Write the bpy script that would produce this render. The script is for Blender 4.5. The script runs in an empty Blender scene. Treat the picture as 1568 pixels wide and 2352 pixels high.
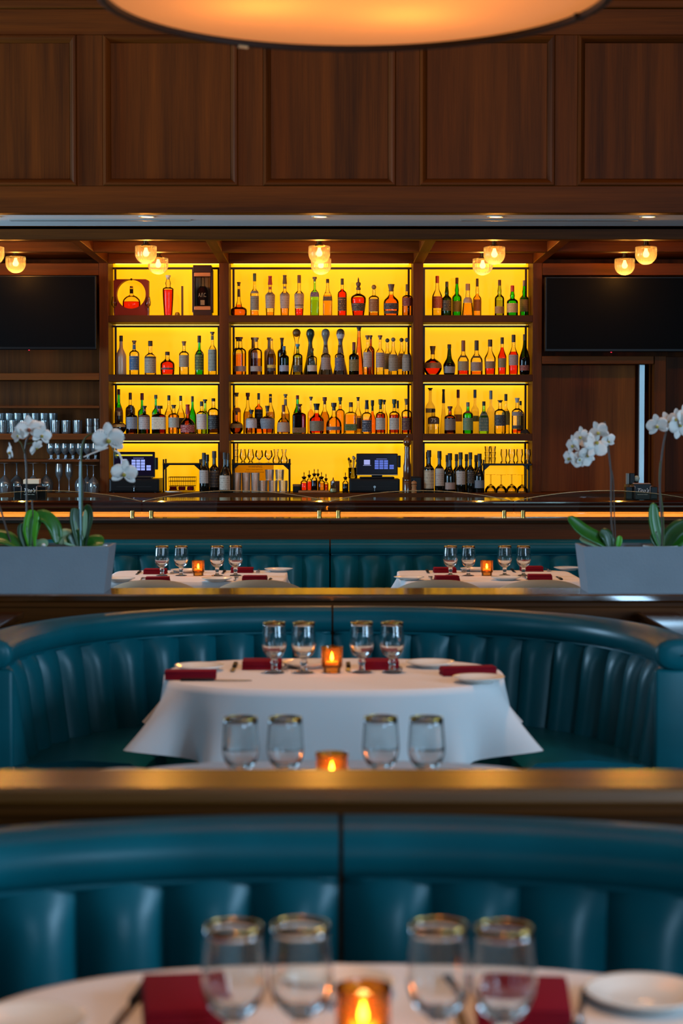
import bpy, bmesh, math, random
from mathutils import Vector, Matrix
random.seed(7)
PI = math.pi
SC = bpy.context.scene
COL = SC.collection

# ------------------------------------------------------------------ camera
F = 4300.0; CX = 747.5; HZ = 175.0; CAMZ = 1.51
PITCH = math.atan(HZ / F)
cam_d = bpy.data.cameras.new('camera'); cam = bpy.data.objects.new('camera', cam_d); COL.objects.link(cam)
cam_d.sensor_fit = 'VERTICAL'; cam_d.sensor_height = 36.0; cam_d.sensor_width = 24.0
cam_d.lens = F / 2352 * 36.0
cam_d.shift_x = (784 - CX) / 2352
cam.location = (0, 0, CAMZ); cam.rotation_euler = (PI / 2 - PITCH, 0, 0)
cam_d.clip_start = 0.05; cam_d.clip_end = 100
cam_d.dof.use_dof = True; cam_d.dof.focus_distance = 14.0; cam_d.dof.aperture_fstop = 4.3; cam_d.dof.aperture_blades = 0
SC.camera = cam

# ------------------------------------------------------------------ world, exposure
SC.view_settings.view_transform = 'Standard'; SC.view_settings.look = 'None'
SC.view_settings.gamma = 1.0; SC.view_settings.exposure = 0.0
try: SC.view_settings.use_curve_mapping = False
except Exception: pass
SC.cycles.max_bounces = 14; SC.cycles.transparent_max_bounces = 40; SC.cycles.transmission_bounces = 14
SC.cycles.glossy_bounces = 5; SC.cycles.diffuse_bounces = 3
SC.cycles.sample_clamp_indirect = 6.0; SC.cycles.blur_glossy = 0.6
SC.cycles.use_denoising = True
wd = bpy.data.worlds.new('world'); SC.world = wd; wd.use_nodes = True
wd.node_tree.nodes['Background'].inputs[0].default_value = (0.45, 0.62, 0.8, 1)
wd.node_tree.nodes['Background'].inputs[1].default_value = 0.012

def light(name, kind, loc, power, col, rot=(0, 0, 0), **kw):
    d = bpy.data.lights.new(name, kind); d.energy = power; d.color = col
    for k, v in kw.items(): setattr(d, k, v)
    o = bpy.data.objects.new(name, d); COL.objects.link(o); o.location = loc; o.rotation_euler = rot
    return o
WARM = (1.0, 0.50, 0.22); DAY = (0.42, 0.70, 0.98)
# daylight through the windows of the room
light('daylight_right', 'AREA', (5.74, 1.4, 2.1), 500, DAY, (PI / 2, 0, PI / 2), shape='RECTANGLE', size=2.8, size_y=2.7)
light('daylight_rear', 'AREA', (3.0, -3.85, 2.1), 190, DAY, (PI / 2, 0, 0), shape='RECTANGLE', size=1.2, size_y=2.6)
light('daylight_left', 'AREA', (-5.74, 10.75, 1.9), 330, DAY, (PI / 2, 0, -PI / 2), shape='RECTANGLE', size=1.5, size_y=2.3)
light('daylight_left', 'AREA', (-5.74, 5.2, 2.1), 45, DAY, (PI / 2, 0, -PI / 2), shape='RECTANGLE', size=1.5, size_y=2.7)
# unseen warm spots added overhead to brighten the tables and orchids
def W0(z): return z
SPOTS = [(0.03, 5.98, 300), (0.0, 4.0, 260), (0.05, 2.3, 270), (-0.7, 10.05, 240), (0.89, 10.05, 240), (-1.25, 7.3, 110), (1.42, 7.3, 110)]
for (x, y, p) in SPOTS:
    light('added_warm_spot', 'SPOT', (x, y, 4.52), p, WARM, (0, 0, 0), spot_size=math.radians(24), spot_blend=0.6, shadow_soft_size=0.06)
light('unseen_wall_wash', 'AREA', (0, 8.6, 4.5), 52, (1.0, 0.5, 0.2), (math.radians(42), 0, 0), shape='RECTANGLE', size=6.0, size_y=0.12)  # unseen warm area light washing the bulkhead wall

# ------------------------------------------------------------------ picture-to-room helper: point of the room seen at (px,py) at depth D
CP, SP = math.cos(PITCH), math.sin(PITCH)
def at(px, py, D):
    u = px - CX; v = 1176.0 - py
    t = D / (CP + v / F * SP)
    return Vector((t * u / F, D, CAMZ + t * (-SP + v / F * CP)))
def X_(px, D, py=1001): return at(px, py, D).x
def Z_(py, D): return at(CX, py, D).z
def onz(px, py, z):
    u = px - CX; v = 1176.0 - py
    d = Vector((u / F, CP + v / F * SP, -SP + v / F * CP))
    t = (z - CAMZ) / d.z
    return Vector((d.x * t, d.y * t, z))

# ------------------------------------------------------------------ colours and materials
def lin(c):
    if isinstance(c, str):
        c = tuple(int(c[i:i + 2], 16) / 255 for i in (0, 2, 4))
        c = tuple(x / 12.92 if x <= .04045 else ((x + .055) / 1.055) ** 2.4 for x in c)
    return (c[0], c[1], c[2], 1)
MATS = {}
def nmat(name):
    m = bpy.data.materials.new(name); m.use_nodes = True
    nt = m.node_tree; b = nt.nodes['Principled BSDF']
    return m, nt, b
def N(nt, t, **kw):
    n = nt.nodes.new(t)
    for k, v in kw.items():
        if k in n.inputs: n.inputs[k].default_value = v
        else: setattr(n, k, v)
    return n
def plain(col, rough=.5, metal=0, spec=.5, key=None, coat=0, bump=0, bscale=200, emis=None, estr=0, vary=0):
    k = ('plain', str(col), rough, metal, spec, coat, bump, bscale, str(emis), estr, vary)
    if k in MATS: return MATS[k]
    m, nt, b = nmat(key or 'surface')
    b.inputs['Base Color'].default_value = lin(col); b.inputs['Roughness'].default_value = rough
    b.inputs['Metallic'].default_value = metal; b.inputs['Specular IOR Level'].default_value = spec
    b.inputs['Coat Weight'].default_value = coat; b.inputs['Coat Roughness'].default_value = .1
    if emis: b.inputs['Emission Color'].default_value = lin(emis); b.inputs['Emission Strength'].default_value = estr
    if bump or vary:
        tc = N(nt, 'ShaderNodeTexCoord'); no = N(nt, 'ShaderNodeTexNoise', Scale=bscale, Detail=3.0)
        nt.links.new(tc.outputs['Object'], no.inputs['Vector'])
        if bump:
            bp = N(nt, 'ShaderNodeBump', Strength=bump, Distance=.002)
            nt.links.new(no.outputs['Fac'], bp.inputs['Height']); nt.links.new(bp.outputs['Normal'], b.inputs['Normal'])
        if vary:
            n2 = N(nt, 'ShaderNodeTexNoise', Scale=6.0, Detail=4.0); nt.links.new(tc.outputs['Object'], n2.inputs['Vector'])
            hs = N(nt, 'ShaderNodeHueSaturation'); hs.inputs['Color'].default_value = lin(col)
            mr = N(nt, 'ShaderNodeMapRange'); mr.inputs[1].default_value = .3; mr.inputs[2].default_value = .7
            mr.inputs[3].default_value = 1 - vary; mr.inputs[4].default_value = 1 + vary
            nt.links.new(n2.outputs['Fac'], mr.inputs[0]); nt.links.new(mr.outputs[0], hs.inputs['Value'])
            nt.links.new(hs.outputs['Color'], b.inputs['Base Color'])
    MATS[k] = m; return m
def wood(axis, c1, c2, rough=.5, coat=0.0, key='oak', spec=.12, crough=.12):
    k = ('wood', axis, str(c1), str(c2), rough, coat, spec, crough)
    if k in MATS: return MATS[k]
    m, nt, b = nmat(key)
    tc = N(nt, 'ShaderNodeTexCoord'); oi = N(nt, 'ShaderNodeObjectInfo')
    add = N(nt, 'ShaderNodeVectorMath', operation='MULTIPLY_ADD')
    comb = N(nt, 'ShaderNodeCombineXYZ')
    for i in range(3): nt.links.new(oi.outputs['Random'], comb.inputs[i])
    nt.links.new(comb.outputs[0], add.inputs[0]); add.inputs[1].default_value = (7, 13, 5); nt.links.new(tc.outputs['Object'], add.inputs[2])
    def nz(s_across, s_along, detail):
        mp = N(nt, 'ShaderNodeMapping'); sc = [s_across] * 3; sc['xyz'.index(axis)] = s_along
        mp.inputs['Scale'].default_value = sc
        nt.links.new(add.outputs[0], mp.inputs['Vector'])
        n = N(nt, 'ShaderNodeTexNoise', Scale=1.0, Detail=detail, Roughness=.6); nt.links.new(mp.outputs[0], n.inputs['Vector']); return n
    fine = nz(160, 4, 4.0); band = nz(9, .35, 3.0)
    mx = N(nt, 'ShaderNodeMath', operation='MULTIPLY_ADD'); mx.inputs[1].default_value = .30
    m2 = N(nt, 'ShaderNodeMath', operation='MULTIPLY'); m2.inputs[1].default_value = .90
    nt.links.new(band.outputs['Fac'], m2.inputs[0]); nt.links.new(fine.outputs['Fac'], mx.inputs[0]); nt.links.new(m2.outputs[0], mx.inputs[2])
    rp = N(nt, 'ShaderNodeValToRGB'); rp.color_ramp.elements[0].position = .38; rp.color_ramp.elements[1].position = .82
    rp.color_ramp.elements[0].color = lin(c1); rp.color_ramp.elements[1].color = lin(c2)
    nt.links.new(mx.outputs[0], rp.inputs[0]); nt.links.new(rp.outputs[0], b.inputs['Base Color'])
    bp = N(nt, 'ShaderNodeBump', Strength=.12, Distance=.001); nt.links.new(fine.outputs['Fac'], bp.inputs['Height'])
    nt.links.new(bp.outputs[0], b.inputs['Normal'])
    b.inputs['Roughness'].default_value = rough; b.inputs['Coat Weight'].default_value = coat; b.inputs['Coat Roughness'].default_value = crough
    b.inputs['Specular IOR Level'].default_value = spec; b.inputs['Coat IOR'].default_value = 2.2
    MATS[k] = m; return m
def thin(col, edge=.55, rough=.02, key='thin_glass', ior=1.48):
    """thin-walled glass: tinted see-through wall with fresnel reflection, darker where the wall is seen edge-on"""
    k = ('thin', str(col), edge, rough, ior)
    if k in MATS: return MATS[k]
    m, nt, b = nmat(key); nt.nodes.remove(b); out = nt.nodes['Material Output']
    tr = N(nt, 'ShaderNodeBsdfTransparent'); gl = N(nt, 'ShaderNodeBsdfGlossy'); gl.inputs['Roughness'].default_value = rough
    fr = N(nt, 'ShaderNodeFresnel', IOR=ior); mx = N(nt, 'ShaderNodeMixShader')
    lw = N(nt, 'ShaderNodeLayerWeight', Blend=.17); mc = N(nt, 'ShaderNodeMix', data_type='RGBA')
    c = lin(col); mc.inputs[6].default_value = c; mc.inputs[7].default_value = (c[0] * (1 - edge), c[1] * (1 - edge), c[2] * (1 - edge), 1)
    nt.links.new(lw.outputs['Facing'], mc.inputs[0]); nt.links.new(mc.outputs[2], tr.inputs['Color'])
    nt.links.new(fr.outputs[0], mx.inputs[0]); nt.links.new(tr.outputs[0], mx.inputs[1]); nt.links.new(gl.outputs[0], mx.inputs[2])
    nt.links.new(mx.outputs[0], out.inputs['Surface']); MATS[k] = m; return m
def crystal(col, haze=.12, rough=.08, ior=1.6):
    """pressed glassware: see-through wall with broad reflections and a white haze put in for bright reflections"""
    k = ('crystal', str(col), haze, rough, ior)
    if k in MATS: return MATS[k]
    m, nt, b = nmat('pressed_glass'); nt.nodes.remove(b)
    tr = N(nt, 'ShaderNodeBsdfTransparent'); tr.inputs[0].default_value = lin(col); df = N(nt, 'ShaderNodeBsdfDiffuse'); df.inputs[0].default_value = lin('e8f0f0')
    gl = N(nt, 'ShaderNodeBsdfGlossy'); gl.inputs['Roughness'].default_value = rough; fr = N(nt, 'ShaderNodeFresnel', IOR=ior)
    a = N(nt, 'ShaderNodeMixShader'); a.inputs[0].default_value = haze; c = N(nt, 'ShaderNodeMixShader')  # white diffuse share stands in for bright reflections on the glass
    nt.links.new(tr.outputs[0], a.inputs[1]); nt.links.new(df.outputs[0], a.inputs[2]); nt.links.new(fr.outputs[0], c.inputs[0]); nt.links.new(a.outputs[0], c.inputs[1]); nt.links.new(gl.outputs[0], c.inputs[2])
    nt.links.new(c.outputs[0], nt.nodes['Material Output'].inputs['Surface']); MATS[k] = m; return m
def frost(col):
    k = ('frost', str(col))
    if k in MATS: return MATS[k]
    m, nt, b = nmat('frosted_glass'); nt.nodes.remove(b); out = nt.nodes['Material Output']
    tr = N(nt, 'ShaderNodeBsdfTransparent'); tr.inputs[0].default_value = lin(col); tl = N(nt, 'ShaderNodeBsdfTranslucent'); tl.inputs[0].default_value = lin(col)
    mx = N(nt, 'ShaderNodeMixShader'); mx.inputs[0].default_value = .45
    nt.links.new(tr.outputs[0], mx.inputs[1]); nt.links.new(tl.outputs[0], mx.inputs[2]); nt.links.new(mx.outputs[0], out.inputs['Surface'])
    MATS[k] = m; return m
def refr(col, ior=1.45, rough=0.0, key='glass'):
    k = ('refr', str(col), ior, rough)
    if k in MATS: return MATS[k]
    m, nt, b = nmat(key)
    b.inputs['Base Color'].default_value = lin(col); b.inputs['Roughness'].default_value = rough
    b.inputs['Transmission Weight'].default_value = 1; b.inputs['IOR'].default_value = ior
    MATS[k] = m; return m
def glow(col, s, key='lamp_glow'):
    k = ('glow', str(col), s)
    if k in MATS: return MATS[k]
    m, nt, b = nmat(key); nt.nodes.remove(b); e = N(nt, 'ShaderNodeEmission'); e.inputs[0].default_value = lin(col); e.inputs[1].default_value = s
    nt.links.new(e.outputs[0], nt.nodes['Material Output'].inputs['Surface']); MATS[k] = m; return m
def printed(col, ink):
    """paper label with faint printed lines"""
    k = ('printed', str(col), str(ink))
    if k in MATS: return MATS[k]
    m, nt, b = nmat('paper_label'); b.inputs['Roughness'].default_value = .6
    tc = N(nt, 'ShaderNodeTexCoord'); sx = N(nt, 'ShaderNodeSeparateXYZ'); nt.links.new(tc.outputs['Generated'], sx.inputs[0])
    mp = N(nt, 'ShaderNodeMapping'); mp.inputs['Scale'].default_value = (22, .1, 6.5); nt.links.new(tc.outputs['Generated'], mp.inputs[0])
    no = N(nt, 'ShaderNodeTexNoise', Scale=1.0, Detail=1.0); nt.links.new(mp.outputs[0], no.inputs['Vector'])
    ml = N(nt, 'ShaderNodeMath', operation='MULTIPLY'); ml.inputs[1].default_value = 40.8; sn = N(nt, 'ShaderNodeMath', operation='SINE'); nt.links.new(sx.outputs['Z'], ml.inputs[0]); nt.links.new(ml.outputs[0], sn.inputs[0])
    br = N(nt, 'ShaderNodeMath', operation='MULTIPLY_ADD'); br.inputs[1].default_value = .12; nt.links.new(sn.outputs[0], br.inputs[0]); nt.links.new(no.outputs['Fac'], br.inputs[2])
    rp = N(nt, 'ShaderNodeValToRGB'); rp.color_ramp.elements[0].position = .58; rp.color_ramp.elements[1].position = .66
    c0, c1 = lin(col), lin(ink); rp.color_ramp.elements[0].color = c0; rp.color_ramp.elements[1].color = tuple(a * .5 + q * .5 for a, q in zip(c0, c1))
    nt.links.new(br.outputs[0], rp.inputs[0]); nt.links.new(rp.outputs[0], b.inputs['Base Color']); MATS[k] = m; return m

WD = ('3a1c07', '70390c')          # dark stained oak: grain and face colour
wood_z = wood('z', *WD); wood_x = wood('x', *WD); wood_y = wood('y', *WD)
ledge_m = wood('x', '2a1205', '5e300d', rough=.3, coat=1.0, key='lacquered_oak', crough=.10)
ledge_s = wood('x', '3a1c06', '9a560f', rough=.3, coat=1.0, key='gold_reflection_oak', crough=.24)  # lighter gold base colour stands in for the back bar's reflection
shelf_m = wood('x', '2a1406', '542b0a', key='glare_darkened_oak'); door_m = wood('z', '54290b', '8e4c15', key='lamplit_door_veneer')  # wood colour carries glare darkening on shelves, globe lamp light on door
barwood = wood('x', '2a0d06', '5c1f0e', rough=.22, coat=.8, key='polished_mahogany', crough=.06)
oakpale = wood('x', '9c6a35', 'c99a5c', rough=.45, key='pale_oak')
black = plain('0b0a0a', .4, key='black_plastic', spec=.25); blackm = plain('141312', .4, .6, key='black_metal')
steel = plain('b9bcc0', .22, 1.0, key='polished_steel'); brass = plain('c9a45a', .18, 1.0, key='brass'); gold = plain('e0b25a', .2, 1.0, key='gold')
bronze = plain('5b4a30', .3, 1.0, key='aged_bronze')
white_china = plain('e6e0d6', .15, key='white_china', coat=.4)
cloth_m = plain('d9d4d2', .85, key='white_linen', bump=.25, bscale=900, spec=.2)
napkin_m = plain('74081a', .9, key='red_cotton', bump=.3, bscale=700, spec=.15)
leather = plain('025660', .33, key='teal_leather', bump=.12, bscale=260, spec=.26, vary=.12)
glass_m = refr('f6fafa', 1.56, key='clear_glass')
thin_c = thin('f4f6f2', .5)
ambg, nt, b = nmat('amber_glass'); nt.nodes.remove(b)
gt = N(nt, 'ShaderNodeBsdfTransparent'); gt.inputs[0].default_value = lin('f6cc78'); gs = N(nt, 'ShaderNodeBsdfTranslucent'); gs.inputs[0].default_value = lin('d89028')
gg = N(nt, 'ShaderNodeBsdfGlossy'); gg.inputs['Roughness'].default_value = .06; g1 = N(nt, 'ShaderNodeMixShader'); g1.inputs[0].default_value = .12; g2 = N(nt, 'ShaderNodeMixShader'); gf = N(nt, 'ShaderNodeFresnel', IOR=1.48)
nt.links.new(gt.outputs[0], g1.inputs[1]); nt.links.new(gs.outputs[0], g1.inputs[2]); nt.links.new(gf.outputs[0], g2.inputs[0]); nt.links.new(g1.outputs[0], g2.inputs[1]); nt.links.new(gg.outputs[0], g2.inputs[2]); nt.links.new(g2.outputs[0], nt.nodes['Material Output'].inputs['Surface'])
cream_f = plain('a2957f', .9, key='cream_fabric', bump=.3, bscale=500, spec=.2)

# ------------------------------------------------------------------ mesh helpers
class MB:
    def __init__(s): s.v = []; s.f = []
    def add(s, v, f):
        k = len(s.v); s.v.extend([tuple(p) for p in v]); s.f.extend([tuple(i + k for i in q) for q in f]); return s
    def box(s, x0, x1, y0, y1, z0, z1):
        return s.add([(x0, y0, z0), (x1, y0, z0), (x1, y1, z0), (x0, y1, z0), (x0, y0, z1), (x1, y0, z1), (x1, y1, z1), (x0, y1, z1)],
                     [(0, 3, 2, 1), (4, 5, 6, 7), (0, 1, 5, 4), (1, 2, 6, 5), (2, 3, 7, 6), (3, 0, 4, 7)])
    def bbox(s, x0, x1, y0, y1, z0, z1, b=.004, seg=2):
        bm = bmesh.new(); bmesh.ops.create_cube(bm, size=1)
        for v in bm.verts: v.co = ((x0 + x1) / 2 + v.co.x * (x1 - x0), (y0 + y1) / 2 + v.co.y * (y1 - y0), (z0 + z1) / 2 + v.co.z * (z1 - z0))
        b = min(b, .45 * min(abs(x1 - x0), abs(y1 - y0), abs(z1 - z0)))
        bmesh.ops.bevel(bm, geom=list(bm.edges), offset=b, segments=seg, affect='EDGES', profile=.5)
        bm.verts.index_update(); s.add([v.co[:] for v in bm.verts], [[v.index for v in f.verts] for f in bm.faces]); bm.free(); return s
    def prism(s, poly, axis, a, b):
        """extrude closed 2-D polygon along an axis from a to b (poly in the two other axes, in order)"""
        n = len(poly); P = []
        for t in (a, b):
            for (p, q) in poly:
                P.append({'x': (t, p, q), 'y': (p, t, q), 'z': (p, q, t)}[axis])
        fs = [tuple(range(n))[::-1], tuple(range(n, 2 * n))] + [(i, (i + 1) % n, n + (i + 1) % n, n + i) for i in range(n)]
        return s.add(P, fs)
    def lathe(s, prof, n=20, c=(0, 0, 0), sq=0, dep=1.0, a0=0, a1=2 * PI, flute=None):
        full = abs(a1 - a0 - 2 * PI) < 1e-6; m = n if full else n + 1; P = []; rings = []
        for (r, z) in prof:
            if r < 1e-6: rings.append([len(P)]); P.append((c[0], c[1], c[2] + z)); continue
            ring = []
            for i in range(m):
                t = a0 + (a1 - a0) * i / n; k = 1.0
                if sq: k = 1 / (abs(math.cos(t)) ** sq + abs(math.sin(t)) ** sq) ** (1 / sq)
                if flute: k *= 1 + flute[1] * math.cos(flute[0] * t)
                ring.append(len(P)); P.append((c[0] + r * k * math.cos(t), c[1] + r * k * math.sin(t) * dep, c[2] + z))
            rings.append(ring)
        fs = []
        for a, b in zip(rings, rings[1:]):
            if len(a) == 1 and len(b) == 1: continue
            for i in range(n):
                j = (i + 1) % m
                if len(a) == 1: fs.append((a[0], b[j], b[i]))
                elif len(b) == 1: fs.append((a[i], a[j], b[0]))
                else: fs.append((a[i], a[j], b[j], b[i]))
        return s.add(P, fs)
    def tube(s, pts, r, n=8, caps=True):
        pts = [Vector(p) for p in pts]; rs = r if isinstance(r, (list, tuple)) else [r] * len(pts)
        up = Vector((0, 0, 1)); P = []; m = len(pts); prev = None
        for i, p in enumerate(pts):
            t = (pts[min(i + 1, m - 1)] - pts[max(i - 1, 0)]).normalized()
            if prev is None:
                a = t.cross(up)
                if a.length < .1: a = t.cross(Vector((1, 0, 0)))
            else: a = prev - t * prev.dot(t)
            a.normalize(); prev = a; b = t.cross(a)
            for k in range(n):
                q = 2 * PI * k / n; P.append(p + a * (rs[i] * math.cos(q)) + b * (rs[i] * math.sin(q)))
        fs = [(i * n + k, i * n + (k + 1) % n, (i + 1) * n + (k + 1) % n, (i + 1) * n + k) for i in range(m - 1) for k in range(n)]
        if caps: fs += [tuple(range(n))[::-1], tuple((m - 1) * n + k for k in range(n))]
        return s.add(P, fs)
    def grid(s, rows):
        w = len(rows[0]); P = [p for r in rows for p in r]
        return s.add(P, [(i * w + j, i * w + j + 1, (i + 1) * w + j + 1, (i + 1) * w + j) for i in range(len(rows) - 1) for j in range(w - 1)])
    def xf(s, M):
        s.v = [tuple(M @ Vector(p)) for p in s.v]; return s
    def build(s, name, mat, parent=None, smooth=False, loc=None, fix=True, angle=None):
        me = bpy.data.meshes.new(name); me.from_pydata(s.v, [], s.f)
        if fix:
            bm = bmesh.new(); bm.from_mesh(me); bmesh.ops.remove_doubles(bm, verts=bm.verts, dist=1e-6)
            bmesh.ops.recalc_face_normals(bm, faces=bm.faces)
            if angle: 
                for e in bm.edges:
                    if len(e.link_faces) == 2 and e.calc_face_angle(0) > angle: e.smooth = False
            bm.to_mesh(me); bm.free()
        if smooth: me.polygons.foreach_set('use_smooth', [True] * len(me.polygons))
        me.materials.append(mat)
        o = bpy.data.objects.new(name, me); COL.objects.link(o)
        if parent: o.parent = parent
        if loc is not None: o.location = loc
        return o
def tag(o, label, cat, group=None, kind=None):
    o['label'] = label; o['category'] = cat
    if group: o['group'] = group
    if kind: o['kind'] = kind
    return o
def thing(name, label, cat, loc=(0, 0, 0), rz=0, group=None, kind=None):
    o = bpy.data.objects.new(name, None); COL.objects.link(o); o.empty_display_size = .05
    o.location = loc; o.rotation_euler = (0, 0, rz); return tag(o, label, cat, group, kind)
def copy_tree(o, parent=None):
    c = o.copy(); COL.objects.link(c)
    if parent: c.parent = parent
    for ch in list(o.children): copy_tree(ch, c)
    return c
def struct(o, label, cat='wall'): return tag(o, label, cat, None, 'structure')
SM = math.radians(35)
TEXT_CACHE = {}
def text_mb(txt, h, shear=0, mw=None):
    """flat lettering in the x-z plane facing -y, centred, cap height about h"""
    k = (txt, shear)
    if k not in TEXT_CACHE:
        cu = bpy.data.curves.new('lettering', 'FONT'); cu.body = txt; cu.size = 1; cu.shear = shear; cu.align_x = 'CENTER'; cu.align_y = 'CENTER'; cu.resolution_u = 2
        o = bpy.data.objects.new('lettering', cu); COL.objects.link(o); bpy.context.view_layer.update()
        me = bpy.data.meshes.new_from_object(o.evaluated_get(bpy.context.evaluated_depsgraph_get()))
        TEXT_CACHE[k] = ([v.co.copy() for v in me.vertices], [tuple(p.vertices) for p in me.polygons])
        bpy.data.objects.remove(o); bpy.data.curves.remove(cu); bpy.data.meshes.remove(me)
    v, f = TEXT_CACHE[k]; s = h / .7
    if mw:
        w = max(p.x for p in v) - min(p.x for p in v); sx = min(s, mw / w)
    else: sx = s
    return [(p.x * sx, 0, p.y * s) for p in v], f
# ================================================================== SETTING
XL, XR, YB, YF, ZC = -6.0, 6.0, 14.62, -4.0, 4.6
floor_m = wood('x', '20120a', '4a2c16', rough=.35, key='dark_plank_floor')
paint_dim = plain('6a5a48', .8, key='warm_grey_plaster'); ceil_paint = plain('8f8a80', .85, key='ceiling_paint')
struct(MB().box(XL, XR, YF, YB, -.1, 0).build('floor', floor_m), 'dark wooden floor of the dining room', 'floor')
struct(MB().box(XL, XR, YF, 11.68, ZC, ZC + .1).build('ceiling', ceil_paint), 'high ceiling over the booths, out of view', 'ceiling')
struct(MB().box(XL - .1, XL, YF, YB, 0, ZC + .1).build('wall_left', paint_dim), 'plastered side wall beside the booths', 'wall')
struct(MB().box(XR, XR + .1, YF, YB, 0, ZC + .1).build('wall_right', paint_dim), 'plastered side wall opposite the daylight window', 'wall')
struct(MB().box(XL, XR, YF - .1, YF, 0, ZC + .1).build('wall_front', paint_dim), 'wall behind the viewer holding the tall windows', 'wall')
struct(MB().box(XL, XR, YB - .1, YB, 0, 2.95).build('wall_back', wood_z), 'brown wood wall behind the bar', 'wall')
white_frame = plain('2c2925', .5, key='window_frame_paint')
k = 0
for (sx, wy, ww, z0, z1, lab) in ((1, 1.4, 2.8, .7, 3.5, 'wide dark framed window in the side wall beside the front booth'),
  (-1, 10.75, 1.5, .7, 3.1, 'dark framed window in the side wall by the back tables'), (-1, 5.2, 1.5, .7, 3.5, 'dark framed window in the side wall by the curved booth')):
    k += 1; m = MB(); w = ww / 2 + .03; x0, x1 = sorted((sx * 5.999, sx * 5.72))
    for (a, b, c, d) in ((-w - .07, -w, z0, z1), (w, w + .07, z0, z1), (-w, w, z0, z0 + .04), (-w, w, z1 - .04, z1)): m.bbox(x0, x1, wy + a, wy + b, c, d, .006)
    if ww > 2.5:
        for q in (0,): m.bbox(x0, x1, wy + q - .025, wy + q + .025, z0 + .04, z1 - .04, .006)
    struct(m.build('window_%d' % k, white_frame), lab, 'window')
m = MB()
for (a, b, c, d) in ((-.7, -.63, .7, 3.5), (.63, .7, .7, 3.5), (-.63, .63, .7, .74), (-.63, .63, 3.46, 3.5)): m.bbox(3.0 + a, 3.0 + b, -3.999, -3.72, c, d, .006)
struct(m.build('window_4', white_frame), 'dark framed window in the wall behind the viewer', 'window')

# ---- panelled bulkhead wall over the bar
DS = 11.68
zs = lambda py: Z_(py, DS)
xs = lambda px: X_(px, DS)
bulk = thing('wall_upper', 'dark brown panelled bulkhead wall above the lit bar', 'wall', (0, DS, 0), kind='structure')
ZB = zs(489)
def bpart(name, x0, x1, z0, z1, y0, y1, mat, bev=.004): return MB().bbox(x0, x1, y0, y1, z0, z1, bev).build(name, mat, bulk, angle=SM)
bpart('backing', XL, XR, ZB, ZC, .045, .12, wood_x)
bpart('rail', XL, XR, ZB, zs(427), 0, .045, wood_x)
bpart('rail', XL, XR, zs(80), zs(20), 0, .045, wood_x)
bpart('cornice', XL, XR, zs(20), zs(1), -.035, .045, wood_x, .01)
bpart('rail', XL, XR, zs(1), ZC, 0.005, .045, wood_x)
PAN = [(-127, 180), (240, 547), (605, 907), (962, 1270), (1322, 1630)]
edges = [xs(a) for p in PAN for a in p]
st = [(XL, edges[0])] + [(edges[2 * i + 1], edges[2 * i + 2]) for i in range(4)] + [(edges[-1], XR)]
for (a, b) in st: bpart('stile', a, b, zs(427), zs(80), 0, .045, wood_z)
mw = .049
def mould_piece(x0, x1, z0, z1, side):
    """one mitred length of panel moulding; profile steps from the frame down to the panel"""
    prof = [(0, .0), (.006, -.014), (.018, -.017), (.028, -.008), (.040, .010), (mw, .030), (mw, .044), (0, .044)]
    rows = []
    for end in (0, 1):
        r = []
        for (d, y) in prof:
            if side == 'b': r.append((x0 + d if not end else x1 - d, y, z0 + d))
            if side == 't': r.append((x0 + d if not end else x1 - d, y, z1 - d))
            if side == 'l': r.append((x0 + d, y, z0 + d if not end else z1 - d))
            if side == 'r': r.append((x1 - d, y, z0 + d if not end else z1 - d))
        rows.append(r + [r[0]])
    return MB().grid(rows)
for i, (a, b) in enumerate(PAN):
    x0, x1, z0, z1 = xs(a), xs(b), zs(427), zs(80)
    bpart('panel', x0 + mw - .002, x1 - mw + .002, z0 + mw - .002, z1 - mw + .002, .022, .045, wood_z, .001)
    for sd in 'btlr': mould_piece(x0, x1, z0, z1, sd).build('moulding', wood_x if sd in 'bt' else wood_z, bulk)

# ---- low painted ceiling strip, beam and coffered ceiling over the bar
Y2 = 12.40; ZK = ZB
strip = struct(MB().box(XL, XR, DS + .12, Y2, ZK, ZK + .05).build('ceiling', plain('dfe4e0', .8, key='white_ceiling_paint', spec=.2)), 'narrow white painted ceiling strip between the bulkhead and the bar beam', 'ceiling')
for (a, b) in ((25, 440), (1055, 1462)):
    c = 12.05
    g = thing('ceiling_diffuser', 'thin slot air diffuser in the white ceiling strip, ' + ('on the glassware side' if a < 500 else 'on the door side'), 'vent', (0, c, ZK), group='slot diffusers')
    x0, x1 = X_(a, c), X_(b, c)
    MB().bbox(x0, x1, -.022, .022, -.006, -.001, .001).build('slot_frame', plain('a9aea8', .6, key='painted_metal'), g)
    MB().box(x0 + .01, x1 - .01, -.007, .007, -.0075, -.006).build('slot', black, g)
for px in (-12, 340, 735, 1136, 1485):
    c = 11.86; x = X_(px, c)
    g = thing('recessed_downlight', 'small warm recessed downlight in the white strip above the %s' % {-12: 'black television by the glassware', 340: 'boxed decanter', 735: 'middle of the bar', 1136: 'green bottles', 1485: 'television by the door'}[px], 'light', (x, c, ZK), group='recessed downlights')
    MB().lathe([(.055, -.001), (.055, -.004), (.047, -.007), (.04, -.004), (.04, -.001)], 24).build('trim_ring', plain('d8d2c4', .4, key='trim_white'), g, True)
    MB().lathe([(0, -.003), (.04, -.003)], 24).build('lens', glow((1, .55, .18), 9), g)
ZBM = Z_(550, Y2)
zpan = ZBM + .068
cof = thing('ceiling', 'coffered wooden ceiling with crossing beams above the bar', 'ceiling', (0, 0, 0), kind='structure')
MB().box(XL, XR, Y2, YB - .1, zpan, zpan + .05).build('ceiling_panel', wood_x, cof)
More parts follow.
